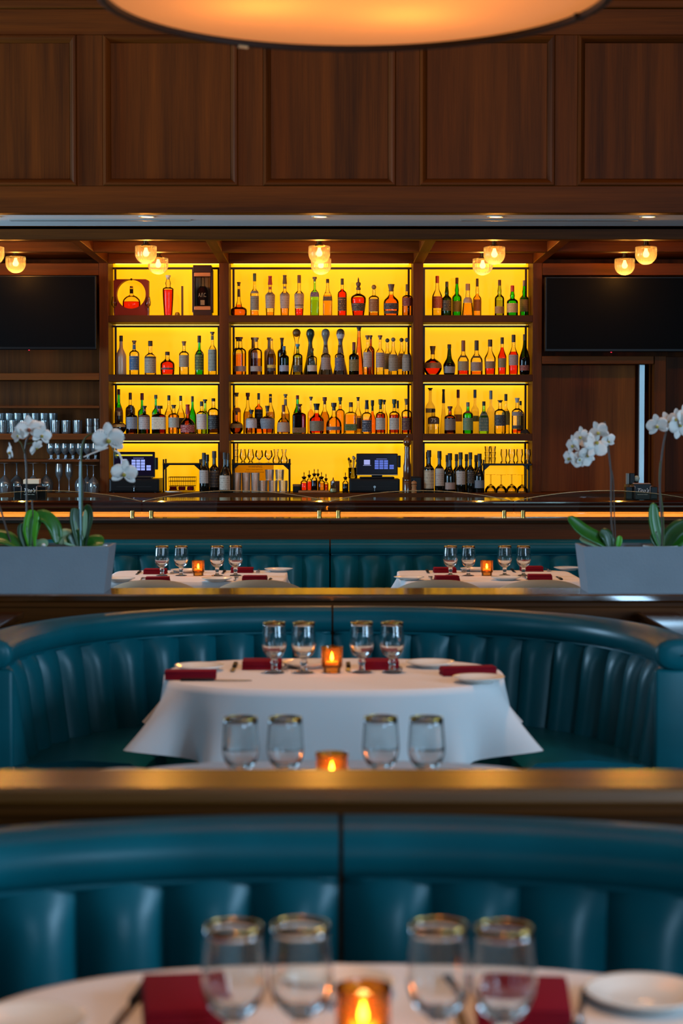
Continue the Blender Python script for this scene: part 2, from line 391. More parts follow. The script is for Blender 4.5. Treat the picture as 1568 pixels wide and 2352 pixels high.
DF = 14.1                                     # front plane of the back bar
for (a, b) in ((Y2, Y2 + .09), (13.22, 13.31)):
    MB().bbox(XL, XR, a, b, ZBM, ZK if a == Y2 else zpan + .01, .004).build('beam', wood_x, cof, angle=SM)
POSTS = [(229, 250), (504, 526), (948, 971), (1222, 1243)]
PX = [(X_(a, DF), X_(b, DF)) for a, b in POSTS]
for (a, b) in PX:
    for (ya, yb) in ((Y2 + .09, 13.22), (13.31, DF - .002)):
        MB().bbox(a, b, ya, yb, ZBM, zpan + .01, .004).build('cross_beam', wood_y, cof, angle=SM)

# ================================================================== BACK BAR
DP = 14.44                                     # lit panel plane
bar = thing('back_bar_shelving', 'tall wooden back bar shelving with glowing yellow panels', 'shelf', (0, DF, 0))
def bb(name, x0, x1, y0, y1, z0, z1, mat, bev=.003): return MB().bbox(x0, x1, y0 - DF, y1 - DF, z0, z1, bev).build(name, mat, bar, angle=SM)
ZCT = Z_(1133, 13.9)                           # counter top height
for (a, b) in PX: bb('upright', a, b, DF, DP + .04, ZCT, ZBM + .06, wood_z)
ZSH = [Z_(724, DF), Z_(860, DF), Z_(996, DF)]
ZSB = [Z_(740, DF), Z_(876, DF), Z_(1012.5, DF)]
bays = [(PX[0][1], PX[1][0]), (PX[1][1], PX[2][0]), (PX[2][1], PX[3][0])]
panel_m, nt, b = nmat('backlit_amber_acrylic')
b.inputs['Base Color'].default_value = (.85, .5, .012, 1); b.inputs['Roughness'].default_value = .5
b.inputs['Emission Color'].default_value = (1.0, .435, .0005, 1); b.inputs['Emission Strength'].default_value = 1.0
darkf = plain('3a1d0c', .5, key='dark_stained_edge')
led_m = glow((1.0, .62, .09), 5.5, 'led_strip_glow')
for (x0, x1) in bays:
    bb('header', x0, x1, DF, DF + .04, ZBM, ZBM + .07, wood_x)
    tops = [ZBM + .03] + ZSB; bots = ZSH + [ZCT]
    for i in range(4):
        zt, zb = tops[i], bots[i]
        MB().box(x0, x1, DP - DF, DP + .03 - DF, zb, zt).build('light_panel', panel_m, bar)
        if i < 3: 
            bb('shelf', x0, x1, DF, DP, ZSB[i], ZSH[i], shelf_m)
        fz = zt - (.05 if i == 0 else .022)
        bb('panel_frame', x0, x1, DP - .05, DP - .035, fz, fz + .016, darkf, .001)
        for (fx) in (x0 + .013, x1 - .013 - .016): bb('panel_frame', fx, fx + .016, DP - .05, DP - .035, zb, fz, darkf, .001)
        MB().box(x0 + .02, x1 - .02, DP - .03 - DF, DP - .012 - DF, zt - .007, zt - .002).build('led_strip', led_m, bar)
bb('top_board', bays[0][0], bays[2][1], DF + .04, DP + .04, ZBM + .03, ZBM + .06, wood_x)
# counter below
ctr = thing('back_bar_counter', 'long dark wooden counter under the lit shelves carrying registers and wine', 'counter', (0, 13.9, 0))
MB().bbox(XL + .05, XR - .05, 0, .60, ZCT - .05, ZCT, .006).build('worktop', wood_x, ctr, angle=SM)
MB().box(XL + .05, XR - .05, .03, .58, .0, ZCT - .05).build('cabinet_body', wood_z, ctr)

# glassware cabinet beside the lit shelving
cab = thing('glassware_cabinet', 'open wooden cabinet of glass shelves below the black television', 'cabinet', (0, DF, 0))
gx0, gx1 = -3.4, PX[0][0] - .002
MB().bbox(gx0, gx1, .30, .36, ZCT, ZBM + .03, .003).build('back_panel', wood_z, cab, angle=SM)
MB().bbox(gx0, gx1, .0, .05, Z_(632, DF), ZBM, .003).build('top_rail', wood_x, cab, angle=SM)
CSH = {}
for (yt, yb) in ((857, 873), (932, 938), (996, 1010), (1055, 1061)):
    CSH[yt] = Z_(yt, DF)
    MB().bbox(gx0, gx1, .0, .30, Z_(yb, DF), Z_(yt, DF), .003).build('shelf', wood_x, cab, angle=SM)

# door and panelling on the other side
dr = thing('door_1', 'brown panelled service door with a steel edge strip beside the lit shelves', 'door', (0, DF, 0), kind='structure')
rx0 = PX[3][1] + .002
MB().bbox(rx0, 3.6, 0, .05, Z_(632, DF), ZBM, .003).build('top_rail', wood_x, dr, angle=SM)
MB().bbox(rx0, X_(1500, DF), .0, .04, Z_(836, DF), Z_(818, DF), .003).build('lintel', wood_x, dr, angle=SM)
MB().bbox(rx0, X_(1468, DF), .20, .25, ZCT, Z_(836, DF), .003).build('door_panel', door_m, dr, angle=SM)
MB().bbox(X_(1472, DF), X_(1485, DF), .10, .14, ZCT, Z_(836, DF), .003).build('steel_edge', plain('aebfc2', .38, .85, key='brushed_steel'), dr, angle=SM)
MB().bbox(X_(1502, DF), X_(1528, DF), .0, .30, ZCT, Z_(818, DF), .003).build('door_jamb', wood_z, dr, angle=SM)
MB().bbox(X_(1530, DF), 3.6, .12, .2, ZCT, Z_(818, DF), .003).build('side_panel', wood_z, dr, angle=SM)

def tv(x0, x1, yt, yb, lab, ledx):
    z0, z1 = Z_(yb, 13.97), Z_(yt, 13.97); xa, xb = x0, x1
    t = thing('television', lab, 'television', ((xa + xb) / 2, 13.97, z0), group='televisions')
    w = (xb - xa) / 2; h = z1 - z0
    MB().bbox(-w, w, 0, .055, 0, h, .006).build('casing', black, t, angle=SM)
    MB().box(-w + .012, w - .012, -.002, -.0003, .02, h - .012).build('screen', plain('040404', .5, key='black_screen', spec=.06), t)
    MB().lathe([(0, 0), (.005, 0), (.005, .004), (0, .004)], 8).xf(Matrix.Translation((ledx - (xa + xb) / 2, -.001, -.006))).build('standby_light', glow((1, .02, .05), 2.5), t)
    MB().box(-.25, .25, .055, .128 if xa > 0 else .1, h * .3, h * .7).build('wall_mount', blackm, t)
tv(X_(-330, 13.97), X_(222, 13.97), 632, 803, 'large black television above the glassware cabinet', X_(68, 13.97))
tv(X_(1250, 13.97), X_(1800, 13.97), 635, 808, 'large black television above the service door', X_(1402, 13.97))

# ---- globe lamps under the coffered ceiling
globe_m, nt, b = nmat('ribbed_amber_glass'); nt.nodes.remove(b)
gt = N(nt, 'ShaderNodeBsdfTransparent'); gt.inputs[0].default_value = lin('ffe0a0'); gs = N(nt, 'ShaderNodeBsdfTranslucent'); gs.inputs[0].default_value = lin('ffd890')
gg = N(nt, 'ShaderNodeBsdfGlossy'); gg.inputs['Roughness'].default_value = .05; g1 = N(nt, 'ShaderNodeMixShader'); g1.inputs[0].default_value = .06; g2 = N(nt, 'ShaderNodeMixShader'); gf = N(nt, 'ShaderNodeFresnel', IOR=1.45)
nt.links.new(gt.outputs[0], g1.inputs[1]); nt.links.new(gs.outputs[0], g1.inputs[2]); nt.links.new(gf.outputs[0], g2.inputs[0]); nt.links.new(g1.outputs[0], g2.inputs[1]); nt.links.new(gg.outputs[0], g2.inputs[2]); nt.links.new(g2.outputs[0], nt.nodes['Material Output'].inputs['Surface'])
lampn = 0
def globe_lamp(px, py, D, where):
    p = at(px, py, D); x = p.x
    L = thing('globe_lamp', 'ribbed glass globe lamp on a bronze stem, ' + where, 'lamp', (x, D, zpan), group='globe lamps over the bar')
    r = .0725; zt = p.z + .055 - zpan
    MB().lathe([(0, 0), (.055, 0), (.055, -.010), (.02, -.014)], 20).build('canopy', bronze, L, True)
    MB().lathe([(.018, -.012), (.018, zt + .012), (.030, zt + .010), (.032, zt - .006), (0, zt - .006)], 16).build('stem', bronze, L, True, angle=SM)
    pf = [(.030, zt), (r * .93, zt - .002), (r * .985, zt - .006), (r, zt - .02), (r, zt - .055)] + [(r * math.cos(a), zt - .055 - .068 * math.sin(a)) for a in [i * PI / 16 for i in range(1, 9)]]
    MB().lathe(pf, 96, flute=(24, .022)).build('glass_globe', globe_m, L, True)
    b = MB().lathe([(0, zt - .012), (.010, zt - .014), (.011, zt - .025), (.021, zt - .048), (.021, zt - .058), (.014, zt - .07), (0, zt - .074)], 16).build('bulb', glow((1, .70, .28), 6), L, True)
    light('globe_lamp_light', 'POINT', (x, D, zpan + zt - .095), 6.5, (1, .52, .17), shadow_soft_size=.015)
for (px, py, wh) in ((-15, 585, 'before the glassware television'), (335, 583, 'before the boxed decanter'), (733, 583, 'at the middle of the bar'), (1135, 585, 'before the tall green bottles'), (1483, 585, 'before the door-side television')):
    globe_lamp(px, py, 12.8, 'front, ' + wh)
for (px, py, wh) in ((36, 606, 'before the glassware television'), (363, 609, 'before the boxed decanter'), (737, 610, 'at the middle of the bar'), (1108, 611, 'before the tall green bottles'), (1434, 611, 'before the door-side television')):
    globe_lamp(px, py, 13.72, 'rear, ' + wh)

# ================================================================== BAR, PARTITION, GLASS SCREENS
DB = 12.2
ZBT = Z_(1150, DB)
bc = thing('bar_counter', 'long polished mahogany bar counter with a lit pale oak front', 'bar', (0, DB, 0))
nose = [(.06, ZBT), (.012, ZBT), (.0, ZBT - .008), (.0, ZBT - .016), (.014, ZBT - .021), (.018, ZBT - .026), (.006, ZBT - .032), (.004, ZBT - .042), (.014, ZBT - .05), (.03, ZBT - .055), (.034, ZBT - .062), (.026, ZBT - .068), (.03, ZBT - .074), (.06, ZBT - .074)]
MB().prism(nose, 'x', -3.4, 3.4).build('bar_rail', barwood, bc)
MB().bbox(-3.4, 3.4, .06, .72, ZBT - .05, ZBT - .002, .002).build('bar_top', barwood, bc, angle=SM)
MB().box(-3.4, 3.4, .26, .34, 0, ZBT - .05).build('bar_front', oakpale, bc)
MB().box(-3.4, 3.4, .16, .18, ZBT - .058, ZBT - .0505).build('led_strip', glow((1.0, .55, .19), 36, 'led_strip_glow'), bc)

DL = 11.02
ZL = Z_(1190, DL)
pt = thing('wood_partition', 'dark wood partition with ledge behind the straight teal banquette', 'partition', (0, DL, 0))
led = [(-.02, ZL - .012), (-.012, ZL), (.17, ZL), (.17, ZL - .035), (.0, ZL - .035), (-.006, ZL - .03), (-.012, ZL - .022)]
MB().prism(led, 'x', -3.6, 3.6).build('ledge', ledge_m, pt)
MB().box(-3.6, 3.6, .02, .15, 0, ZL - .035).build('partition_panel', wood_x, pt)
joins = [X_(p, DL + .08) for p in (-105, 325, 755, 1180, 1610)]
for i in range(4):
    x0, x1 = joins[i] + .004, joins[i + 1] - .004
    zlo = Z_(1152, DL + .08); zhi = Z_(1127, DL + .08); z0 = ZL + .022; n = 24
    poly = [(x0, z0), (x1, z0)] + [(x1 + (x0 - x1) * t / n, zlo + (zhi - zlo) * math.sin(PI * t / n) ** .8) for t in range(n + 1)]
    w = 'clear arched glass screen on brass clamps, ' + ['in front of the glassware cabinet', 'in front of the boxed decanter bay', 'in front of the pepper mill', 'in front of the service door'][i]
    g = thing('glass_screen', w, 'screen', (0, DL + .08, 0), group='arched glass screens on the ledge')
    MB().prism(poly, 'y', -.004, .004).build('glass_pane', thin('eef3ea', .2), g)
    MB().tube([(p[0], 0, p[1]) for p in poly[2:]], .0022, 5).build('polished_edge', plain('c9b68a', .2, .6, key='edge_glint'), g, True)  # gold colour stands in for light reflected along the pane edge
    for x in (x0 + .052, x1 - .052):
        MB().lathe([(0, 0), (.0135, 0), (.0135, .040), (.012, .042), (0, .042)], 16, c=(x, 0, ZL)).build('brass_clamp', brass, g, True, angle=SM)

# menu caddies on the bar
def caddy(px, side):
    D = 12.33; x = X_(px, D); s = 1 / (F / D)
    c = thing('napkin_caddy', 'black printed napkin caddy with wire holders on the bar, ' + side, 'caddy', (x, D, ZBT), group='black bar caddies')
    MB().bbox(-.058, .058, 0, .11, .004, .105, .003).build('box', black, c, angle=SM)
    MB().bbox(-.105, .105, .02, .10, 0, .006, .002).build('base', blackm, c)
    for sx in (-1, 1):
        MB().tube([(sx * .05, -.004, .0), (sx * .05, -.004, .088), (sx * .053, -.004, .092), (sx * .085, .0, .092)], .0018, 6).build('wire_holder', plain('c79a86', .3, 1, key='copper_wire'), c, True)
        MB().bbox(sx * .082 - .022, sx * .082 + .022, .03, .10, .006, .085, .002).build('side_pocket', black, c)
    v, f = text_mb("Tito's", .026, .35, .075)
    MB().add(v, f).xf(Matrix.Translation((0, -.0012, .062))).build('lettering', plain('e8e4de', .5, key='white_print'), c, fix=False)
    v, f = text_mb('HANDMADE VODKA', .006, 0, .07)
    MB().add(v, f).xf(Matrix.Translation((0, -.0012, .036))).build('lettering', plain('c9c4be', .5, key='grey_print'), c, fix=False)
    return c
c = caddy(66, 'beside the glassware')
m = MB()
for i in range(4): m.bbox(-.05 + i * .004, .055, .01 + i * .02, .028 + i * .02, .09, .118 + .004 * (i % 2), .002)
tag(m.build('paper_napkins', plain('e3c3a0', .9, key='paper'), None, loc=(c.location.x + .01, c.location.y, c.location.z + .016)), 'stack of cream paper napkins in the caddy beside the glassware', 'napkins')
c = caddy(1476, 'in front of the service door')
MB().bbox(-.05, .055, .01, .10, .105, .110, .001).build('lid', plain('b48a78', .6, key='tan_board'), c)
sb = thing('straw_box', 'tall black straw box behind the caddy by the service door', 'box', (X_(1448, 12.5), 12.5, ZBT - .002))
MB().bbox(-.032, .03, 0, .06, 0, .10, .003).build('holder', plain('6b4a10', .4, key='amber_box'), sb)
MB().bbox(-.024, -.006, .005, .05, .10, .175, .003).build('straws', plain('6d7470', .4, key='grey_straws'), sb)
MB().bbox(-.004, .03, .005, .05, .10, .175, .003).build('sleeve', black, sb)
gl_ = thing('glass_ball', 'small pale glass ball on a dark stand by the service door', 'ornament', (X_(1462, 12.56), 12.56, ZBT - .002))
MB().lathe([(0, 0), (.02, 0), (.02, .006), (.006, .012), (.006, .118)], 14).build('stand', blackm, gl_, True)
MB().lathe([(.021 * math.sin(a), .138 - .021 * math.cos(a)) for a in [i * PI / 10 for i in range(11)]], 16).build('ball', plain('cfe0cf', .15, key='pale_glass', coat=.5), gl_, True)

# ================================================================== BOOTHS
class Path:
    def __init__(s, pts):
        s.p = [Vector((x, y, 0)) for x, y in pts]; s.c = [0]
        for a, b in zip(s.p, s.p[1:]): s.c.append(s.c[-1] + (b - a).length)
        s.L = s.c[-1]
    def pos(s, t):
        t = max(0, min(s.L, t)); i = 0
        lo, hi = 0, len(s.c) - 1
        while hi - lo > 1:
            m = (lo + hi) // 2
            if s.c[m] <= t: lo = m
            else: hi = m
        k = (t - s.c[lo]) / max(1e-9, s.c[lo + 1] - s.c[lo]); return s.p[lo].lerp(s.p[lo + 1], k)
    def nrm(s, t, sgn):
        d = s.pos(t + .02) - s.pos(t - .02); d.normalize(); n = Vector((d.y, -d.x, 0)) * sgn; return n
def sweep(path, sgn, t0, t1, sec, n, taper=0):
    rows = []
    for i in range(n + 1):
        t = t0 + (t1 - t0) * i / n; p = path.pos(t); q = path.nrm(t, sgn); k = 1.0
        rows.append([(p.x + q.x * a, p.y + q.y * a, z) for (a, z) in sec])
    w = len(sec); m = MB(); m.grid([r + [r[0]] for r in rows])
    k = len(m.v); m.add(rows[0], [tuple(range(w))]); m.add(rows[-1], [tuple(range(w))[::-1]])
    return m
def rollsec(zb, zt, n0, n1, k=18):
    cz, cn, hz, hn = (zb + zt) / 2, (n0 + n1) / 2, (zt - zb) / 2, (n1 - n0) / 2; out = []
    for i in range(k):
        a = 2 * PI * i / k; c, s_ = math.cos(a), math.sin(a); e = 2 / 2.6
        out.append((cn + hn * math.copysign(abs(c) ** e, c), cz + hz * math.copysign(abs(s_) ** e, s_)))
    return out
def channel(path, sgn, t0, t1, zb, zt, bulge=.042, lean=.05, nu=10, nv=12):
    rows = []
    for j in range(nv + 1):
        v = j / nv; z = zb + (zt - zb) * v; row = []
        for i in range(nu + 1):
            u = i / nu; t = t0 + (t1 - t0) * u; p = path.pos(t); q = path.nrm(t, sgn)
            e = abs(2 * u - 1)
            d = bulge * (1 - e ** 2.3) * (.55 + .45 * min(1, (1 - v) * 5)) * (1 if v > .06 else .6)
            d += lean * (1 - v) ** 1.3 + .012 - .01 * (v > .98)
            row.append((p.x + q.x * d, p.y + q.y * d, z))
        rows.append(row)
    return MB().grid(rows)
def booth(name, lab, halves, cw, zt, zr, seat, ends=True, cat='booth'):
    b = thing(name, lab, cat)
    for (path, sgn) in halves:
        n = max(1, round(path.L / cw)); g = .004
        sweep(path, sgn, g, path.L, [(-.10, .0), (-.02, .0), (-.02, zt - .06), (-.10, zt - .06)], 40).build('back_shell', leather, b)
        sweep(path, sgn, g, path.L, rollsec(zr, zt, -.10, .055), 48).build('top_roll', leather, b, True, angle=math.radians(60))
        sweep(path, sgn, g + .004, path.L, [(.0, zr + .004), (.012, zr - .004), (.026, zr - .002), (.03, zr + .008)], 48).build('piping', leather, b, True)
        for i in range(n): channel(path, sgn, g + (path.L - g) * i / n, g + (path.L - g) * (i + 1) / n, .40, zr + .012).build('channel_cushion', leather, b, True)
        sec = [(-.02, .10), (seat, .10), (seat + .015, .36), (seat + .01, .44), (seat - .03, .465), (seat - .2, .475), (.05, .455), (-.02, .43)]
        sweep(path, sgn, g, path.L, sec, 40).build('seat', leather, b, True, angle=SM)
        if ends:
            p = path.pos(path.L); q = path.nrm(path.L, sgn); d = (path.pos(path.L) - path.pos(path.L - .02)).normalized()
            M = Matrix(((q.x, d.x, 0, p.x), (q.y, d.y, 0, p.y), (0, 0, 1, 0), (0, 0, 0, 1)))
            MB().bbox(-.10, .062, -.004, .03, 0.0, zr + .004, .012, 3).xf(M).build('end_panel', leather, b, True, angle=math.radians(50))
            m = MB(); s_ = rollsec(zr, zt + .002, -.104, .06); cz = (zr + zt) / 2; 
            rr = [[(cn_ * k - .02 * (1 - k), y, cz + (z - cz) * k) for (cn_, z) in s_] for (k, y) in ((1, -.004), (1, .02), (.95, .03), (.85, .036), (.5, .04), (.05, .041))]
            m.grid([r + [r[0]] for r in rr]).xf(M).build('roll_end_cap', leather, b, True)
    return b
def ubooth(name, lab, x0, yback, a, bb_, n):
    pts = []
    for i in range(81):
        t = PI / 2 * i / 80; pts.append((a * math.sin(t) ** (2 / n), yback - bb_ + bb_ * math.cos(t) ** (2 / n)))
    Rp = Path([(x0 + x, y) for x, y in pts]); Lp = Path([(x0 - x, y) for x, y in pts])
    return booth(name, lab, [(Lp, -1), (Rp, 1)], .148, .865, .765, .46)
XS = .0257
ubooth('curved_booth', 'teal leather curved booth with channel tufting facing the viewer, below the planters', XS, 7.06, 1.08, 1.12, 2.35)
ubooth('curved_booth', 'teal leather curved booth back seen closest, behind the front table', XS, 3.13, 1.08, 1.12, 2.35)
# straight banquette at the bar partition
YQ = 10.93
Rq = Path([(XS + i * .1, YQ) for i in range(33)]); Lq = Path([(XS - i * .1, YQ) for i in range(33)])
booth('straight_banquette', 'long straight teal leather banquette along the wood partition', [(Lq, -1), (Rq, 1)], .158, Z_(1240, YQ - .03), Z_(1275, YQ - .03), .5, ends=False, cat='banquette')

# ---- ledges between booths
def ledge(y0, y1, lab, mt):
    z = .893; g = thing('booth_ledge', lab, 'ledge', (0, y0, 0)); d = y1 - y0
    sec = [(0, z - .030), (-.004, z - .024), (-.004, z - .006), (.004, z), (d - .004, z), (d, z - .006), (d, z - .03)]
    MB().prism(sec, 'x', -4.2, 4.2).build('ledge_top', mt, g)
    MB().bbox(-4.2, 4.2, .012, d - .012, z - .052, z - .030, .004).build('cove_moulding', wood_x, g, angle=SM)
    MB().box(-4.2, 4.2, .03, d - .03, 0, z - .052).build('knee_wall', wood_x, g)
ledge(7.27, 7.585, 'lacquered wood ledge carrying the orchid planters behind the curved booth', ledge_m)
ledge(3.26, 3.45, 'lacquered wood ledge between the front booth and the tables behind it', ledge_s)
for (x0, x1, w) in ((-1.33, -1.172, 'on the side of the single orchid bloom'), (1.21, 1.36, 'on the side of the tall caddy')):
    g = thing('booth_divider', 'low wood divider closing the curved booth, ' + w, 'divider', ((x0 + x1) / 2, 5.9, 0), group='booth dividers')
    h = (x1 - x0) / 2
    MB().bbox(-h, h, 0, 1.36, .80, .828, .006).build('cap', ledge_m, g, angle=SM)
    MB().box(-h + .012, h - .012, .01, 1.35, 0, .80).build('divider_panel', wood_y, g)

# ================================================================== PENDANT
PD = 4.0; rp_ = .54; pp = at(816, 0, PD)
pend = thing('pendant_lamp', 'large round drum pendant lamp glowing warm over the booths', 'lamp', (pp.x, PD, pp.z))
rim_m = plain('1c1512', .45, .5, key='dark_bronze_rim')
MB().lathe([(rp_, 0), (rp_ + .006, .003), (rp_ + .006, .026), (rp_ - .004, .026), (rp_ - .012, .014), (rp_ - .012, .002)] + [(rp_, 0)], 128).build('bottom_rim', rim_m, pend, True, angle=SM)
MB().lathe([(rp_ + .001, .02), (rp_ + .001, .36), (rp_ - .006, .36), (rp_ - .006, .02)], 96).build('drum_shade', plain('3a2e26', .7, key='dark_shade'), pend, True, angle=SM)
dif, nt, b = nmat('opal_diffuser'); nt.nodes.remove(b)
tl = N(nt, 'ShaderNodeBsdfTranslucent'); tl.inputs[0].default_value = (.92, .58, .26, 1)
df = N(nt, 'ShaderNodeBsdfDiffuse'); df.inputs[0].default_value = (.8, .72, .6, 1)
em = N(nt, 'ShaderNodeEmission'); em.inputs[0].default_value = (1, .40, .115, 1); em.inputs[1].default_value = .27
a1 = N(nt, 'ShaderNodeMixShader'); a1.inputs[0].default_value = .7; a2 = N(nt, 'ShaderNodeAddShader')
nt.links.new(df.outputs[0], a1.inputs[1]); nt.links.new(tl.outputs[0], a1.inputs[2]); nt.links.new(a1.outputs[0], a2.inputs[0]); nt.links.new(em.outputs[0], a2.inputs[1])
nt.links.new(a2.outputs[0], nt.nodes['Material Output'].inputs['Surface'])
MB().lathe([(0, .014), (rp_ * .5, .014), (rp_ - .012, .014)], 96).build('diffuser', dif, pend)
MB().lathe([(0, .355), (rp_ - .006, .355)], 64).build('top_cover', plain('cfc4b4', .8, key='shade_lining'), pend)
MB().tube([(0, 0, .36), (0, 0, ZC - pp.z)], .012, 10).build('stem', blackm, pend)
m = MB().box(-.012, .012, -.004, .003, -.004, .028); m.xf(Matrix.Translation((rp_ * math.cos(PI / 2 + .5), rp_ * math.sin(PI / 2 + .5), 0)) @ Matrix.Rotation(.5, 4, 'Z')).build('rim_clip', plain('b98a5a', .4, .6, key='clip_metal'), pend)
MB().lathe([(0, -.004), (.012, -.004), (.012, .01), (0, .01)], 12, c=((1351 - 816) / F * PD, .19, .004)).build('screw', blackm, pend)
for i in range(4):
    a = PI / 4 + i * PI / 2 + .25
    light('pendant_bulb', 'POINT', (pp.x + .24 * math.cos(a), PD + .24 * math.sin(a), pp.z + .15), 1.7, (1, .40, .10), shadow_soft_size=.05)
# ================================================================== TABLES AND SETTINGS
ZT = .752
def cloth_mesh(a, b, n, drop, flare, corner, seed, seg=160):
    rnd = random.Random(seed); rows = []
    ph = rnd.uniform(0, 6)
    def edge(t): return a * math.copysign(abs(math.cos(t)) ** (2 / n), math.cos(t)), b * math.copysign(abs(math.sin(t)) ** (2 / n), math.sin(t))
    cs = [corner, PI - corner, PI + corner, 2 * PI - corner]
    ts = [2 * PI * i / seg for i in range(seg)]
    m = MB(); P = [(0, 0, 0)]; rings = []
    for f in (.5, .9, .985): rings.append([(edge(t)[0] * f, edge(t)[1] * f, 0) for t in ts])
    for j in range(0, 11):
        v = j / 10; ring = []
        for t in ts:
            x, y = edge(t); L = math.hypot(x / a ** 2 * 1.0, y / b ** 2); nx, ny = x / a ** 2 / L, y / b ** 2 / L
            c = 0; rip = 0
            for tc in cs:
                d = (t - tc + PI) % (2 * PI) - PI
                c += math.exp(-(d / .20) ** 2); rip += math.exp(-(d / .62) ** 2) * math.cos(d * 13.5)
            r0 = .004 + .006 * min(1, v * 3)
            o = r0 + v * (.012 + flare * c * 1.0 + .05 * rip * v + .006 * math.sin(t * 9 + ph))
            lx, ly = (x / math.hypot(x, y), y / math.hypot(x, y))
            dx = nx + (lx - nx) * min(1, c); dy = ny + (ly - ny) * min(1, c)
            dr = drop * (1 - .17 * c)
            z = -dr * v - (.0 if j else 0.0008)
            ring.append((x + dx * o, y + dy * o, z))
        rings.append(ring)
    for r in rings: P += r
    fs = [(0, 1 + (i + 1) % seg, 1 + i) for i in range(seg)]
    for k in range(len(rings) - 1):
        o0, o1 = 1 + k * seg, 1 + (k + 1) * seg
        fs += [(o0 + i, o0 + (i + 1) % seg, o1 + (i + 1) % seg, o1 + i) for i in range(seg)]
    return m.add(P, fs)
def table(where, cx, cy, a, b, n, drop, flare, corner, seed):
    t = thing('dining_table', 'dining table hidden under white linen, ' + where, 'table', (cx, cy, 0))
    top = []
    for i in range(64):
        q = 2 * PI * i / 64; top.append((a * .985 * math.copysign(abs(math.cos(q)) ** (2 / n), math.cos(q)), b * .985 * math.copysign(abs(math.sin(q)) ** (2 / n), math.sin(q))))
    MB().prism(top, 'z', ZT - .034, ZT - .003).build('tabletop', wood_x, t)
    MB().lathe([(0, 0), (.27, 0), (.27, .015), (.05, .035), (.045, .06)], 24).build('base', blackm, t, True, angle=SM)
    MB().lathe([(.045, .05), (.045, ZT - .03)], 16).build('column', blackm, t, True)
    c = cloth_mesh(a, b, n, drop, flare, corner, seed).build('tablecloth', cloth_m, None, True, loc=(cx, cy, ZT))
    tag(c, 'white linen tablecloth with draped corners, ' + where, 'tablecloth')
def goblet_proto():
    g = thing('water_goblet', 'x', 'glass')
    outer = [(0, .0445), (.0105, .045), (.016, .049), (.027, .058), (.0345, .07), (.0388, .085), (.0397, .1), (.0378, .125), (.0358, .15), (.0351, .1600)]
    inner = [(.0337, .1600), (.0342, .15), (.0363, .125), (.0383, .1), (.0373, .086), (.0325, .073), (.022, .063), (.010, .059), (0, .058)]
    MB().lathe(outer + inner, 40).build('bowl', glass_m, g, True)
    MB().lathe([(0, .008), (.011, .008), (.0095, .016), (.0092, .025), (.0125, .033), (.0105, .040), (.0098, .0443), (0, .0443)], 20).build('stem', glass_m, g, True)
    MB().lathe([(0, 0), (.0305, 0), (.0315, .002), (.029, .004), (.018, .0065), (.011, .0078), (0, .0078)], 32).build('foot', glass_m, g, True)
    MB().lathe([(.0352, .1603), (.0353, .1612), (.0350, .1622), (.0343, .1625), (.0336, .1620), (.0335, .1603), (.0352, .1603)], 40).build('gold_rim', gold, g, True)
    return g
def candle_proto():
    c = thing('candle_holder', 'x', 'candle')
    MB().lathe([(0, .0), (.027, 0), (.028, .014), (.0335, .022), (.034, .076), (.035, .078), (.035, .083), (.0335, .083), (.032, .078), (.031, .026), (.025, .018), (0, .017)], 64, flute=(26, .012)).build('amber_glass', ambg, c, True, angle=SM)
    MB().lathe([(0, .019), (.022, .019), (.022, .034), (.019, .036), (0, .035)], 20).build('candle', plain('e8d8b0', .5, key='wax'), c, True, angle=SM)
    MB().lathe([(0, .038), (.0035, .041), (.0055, .047), (.004, .054), (.0015, .062), (0, .066)], 12).build('flame', glow((1, .72, .32), 40, 'flame'), c, True)
    return c
def plate_proto():
    p = MB().lathe([(0, .006), (.045, .006), (.05, .008), (.076, .017), (.080, .0185), (.0805, .0175), (.078, .0145), (.05, .004), (.046, 0), (0, 0)], 48).build('bread_plate', white_china, None, True)
    return tag(p, 'x', 'plate')
def napkin_mesh(w, d, seed):
    m = MB(); rnd = random.Random(seed)
    for k in range(4):
        j = rnd.uniform(-.004, .004); z = k * .0062
        m.bbox(-w / 2 + abs(j), w / 2 - abs(j), -d / 2 + j * .5 + k * .003, d / 2 - abs(j) - k * .002, z, z + .0066, .003, 2)
    for i, v in enumerate(m.v):
        x, y, z = v; m.v[i] = (x, y, z * (1 + .35 * math.cos(x / w * 3.0) * (z > .006)))
    return m
def knife_proto():
    k = thing('table_knife', 'x', 'knife')
    MB().add([(-.006, 0, .001), (.006, 0, .001), (.0095, .03, .001), (.0095, .09, .001), (.003, .118, .001), (-.006, .112, .001)] + [(-.004, 0, .003), (.004, 0, .003), (.006, .03, .003), (.006, .09, .003), (.002, .116, .003), (-.005, .11, .003)],
             [(0, 5, 4, 3, 2, 1), (6, 7, 8, 9, 10, 11)] + [(i, (i + 1) % 6, 6 + (i + 1) % 6, 6 + i) for i in range(6)]).build('blade', steel, k)
    MB().bbox(-.0075, .0075, -.105, .0, .0, .008, .003).build('handle', black, k, True, angle=SM)
    return k
def fork_proto():
    f = thing('table_fork', 'x', 'fork')
    MB().tube([(0, -.11, .004), (0, -.03, .006), (0, .02, .009), (0, .04, .008)], [.006, .004, .003, .004], 8).build('handle', steel, f, True)
    MB().bbox(-.011, .011, .038, .062, .005, .009, .002).build('neck', steel, f)
    for i in range(4): MB().tube([(-.009 + .006 * i, .06, .007), (-.009 + .006 * i, .085, .004), (-.009 + .006 * i, .104, .008)], .0018, 5).build('tine', steel, f, True)
    return f
protos = {}
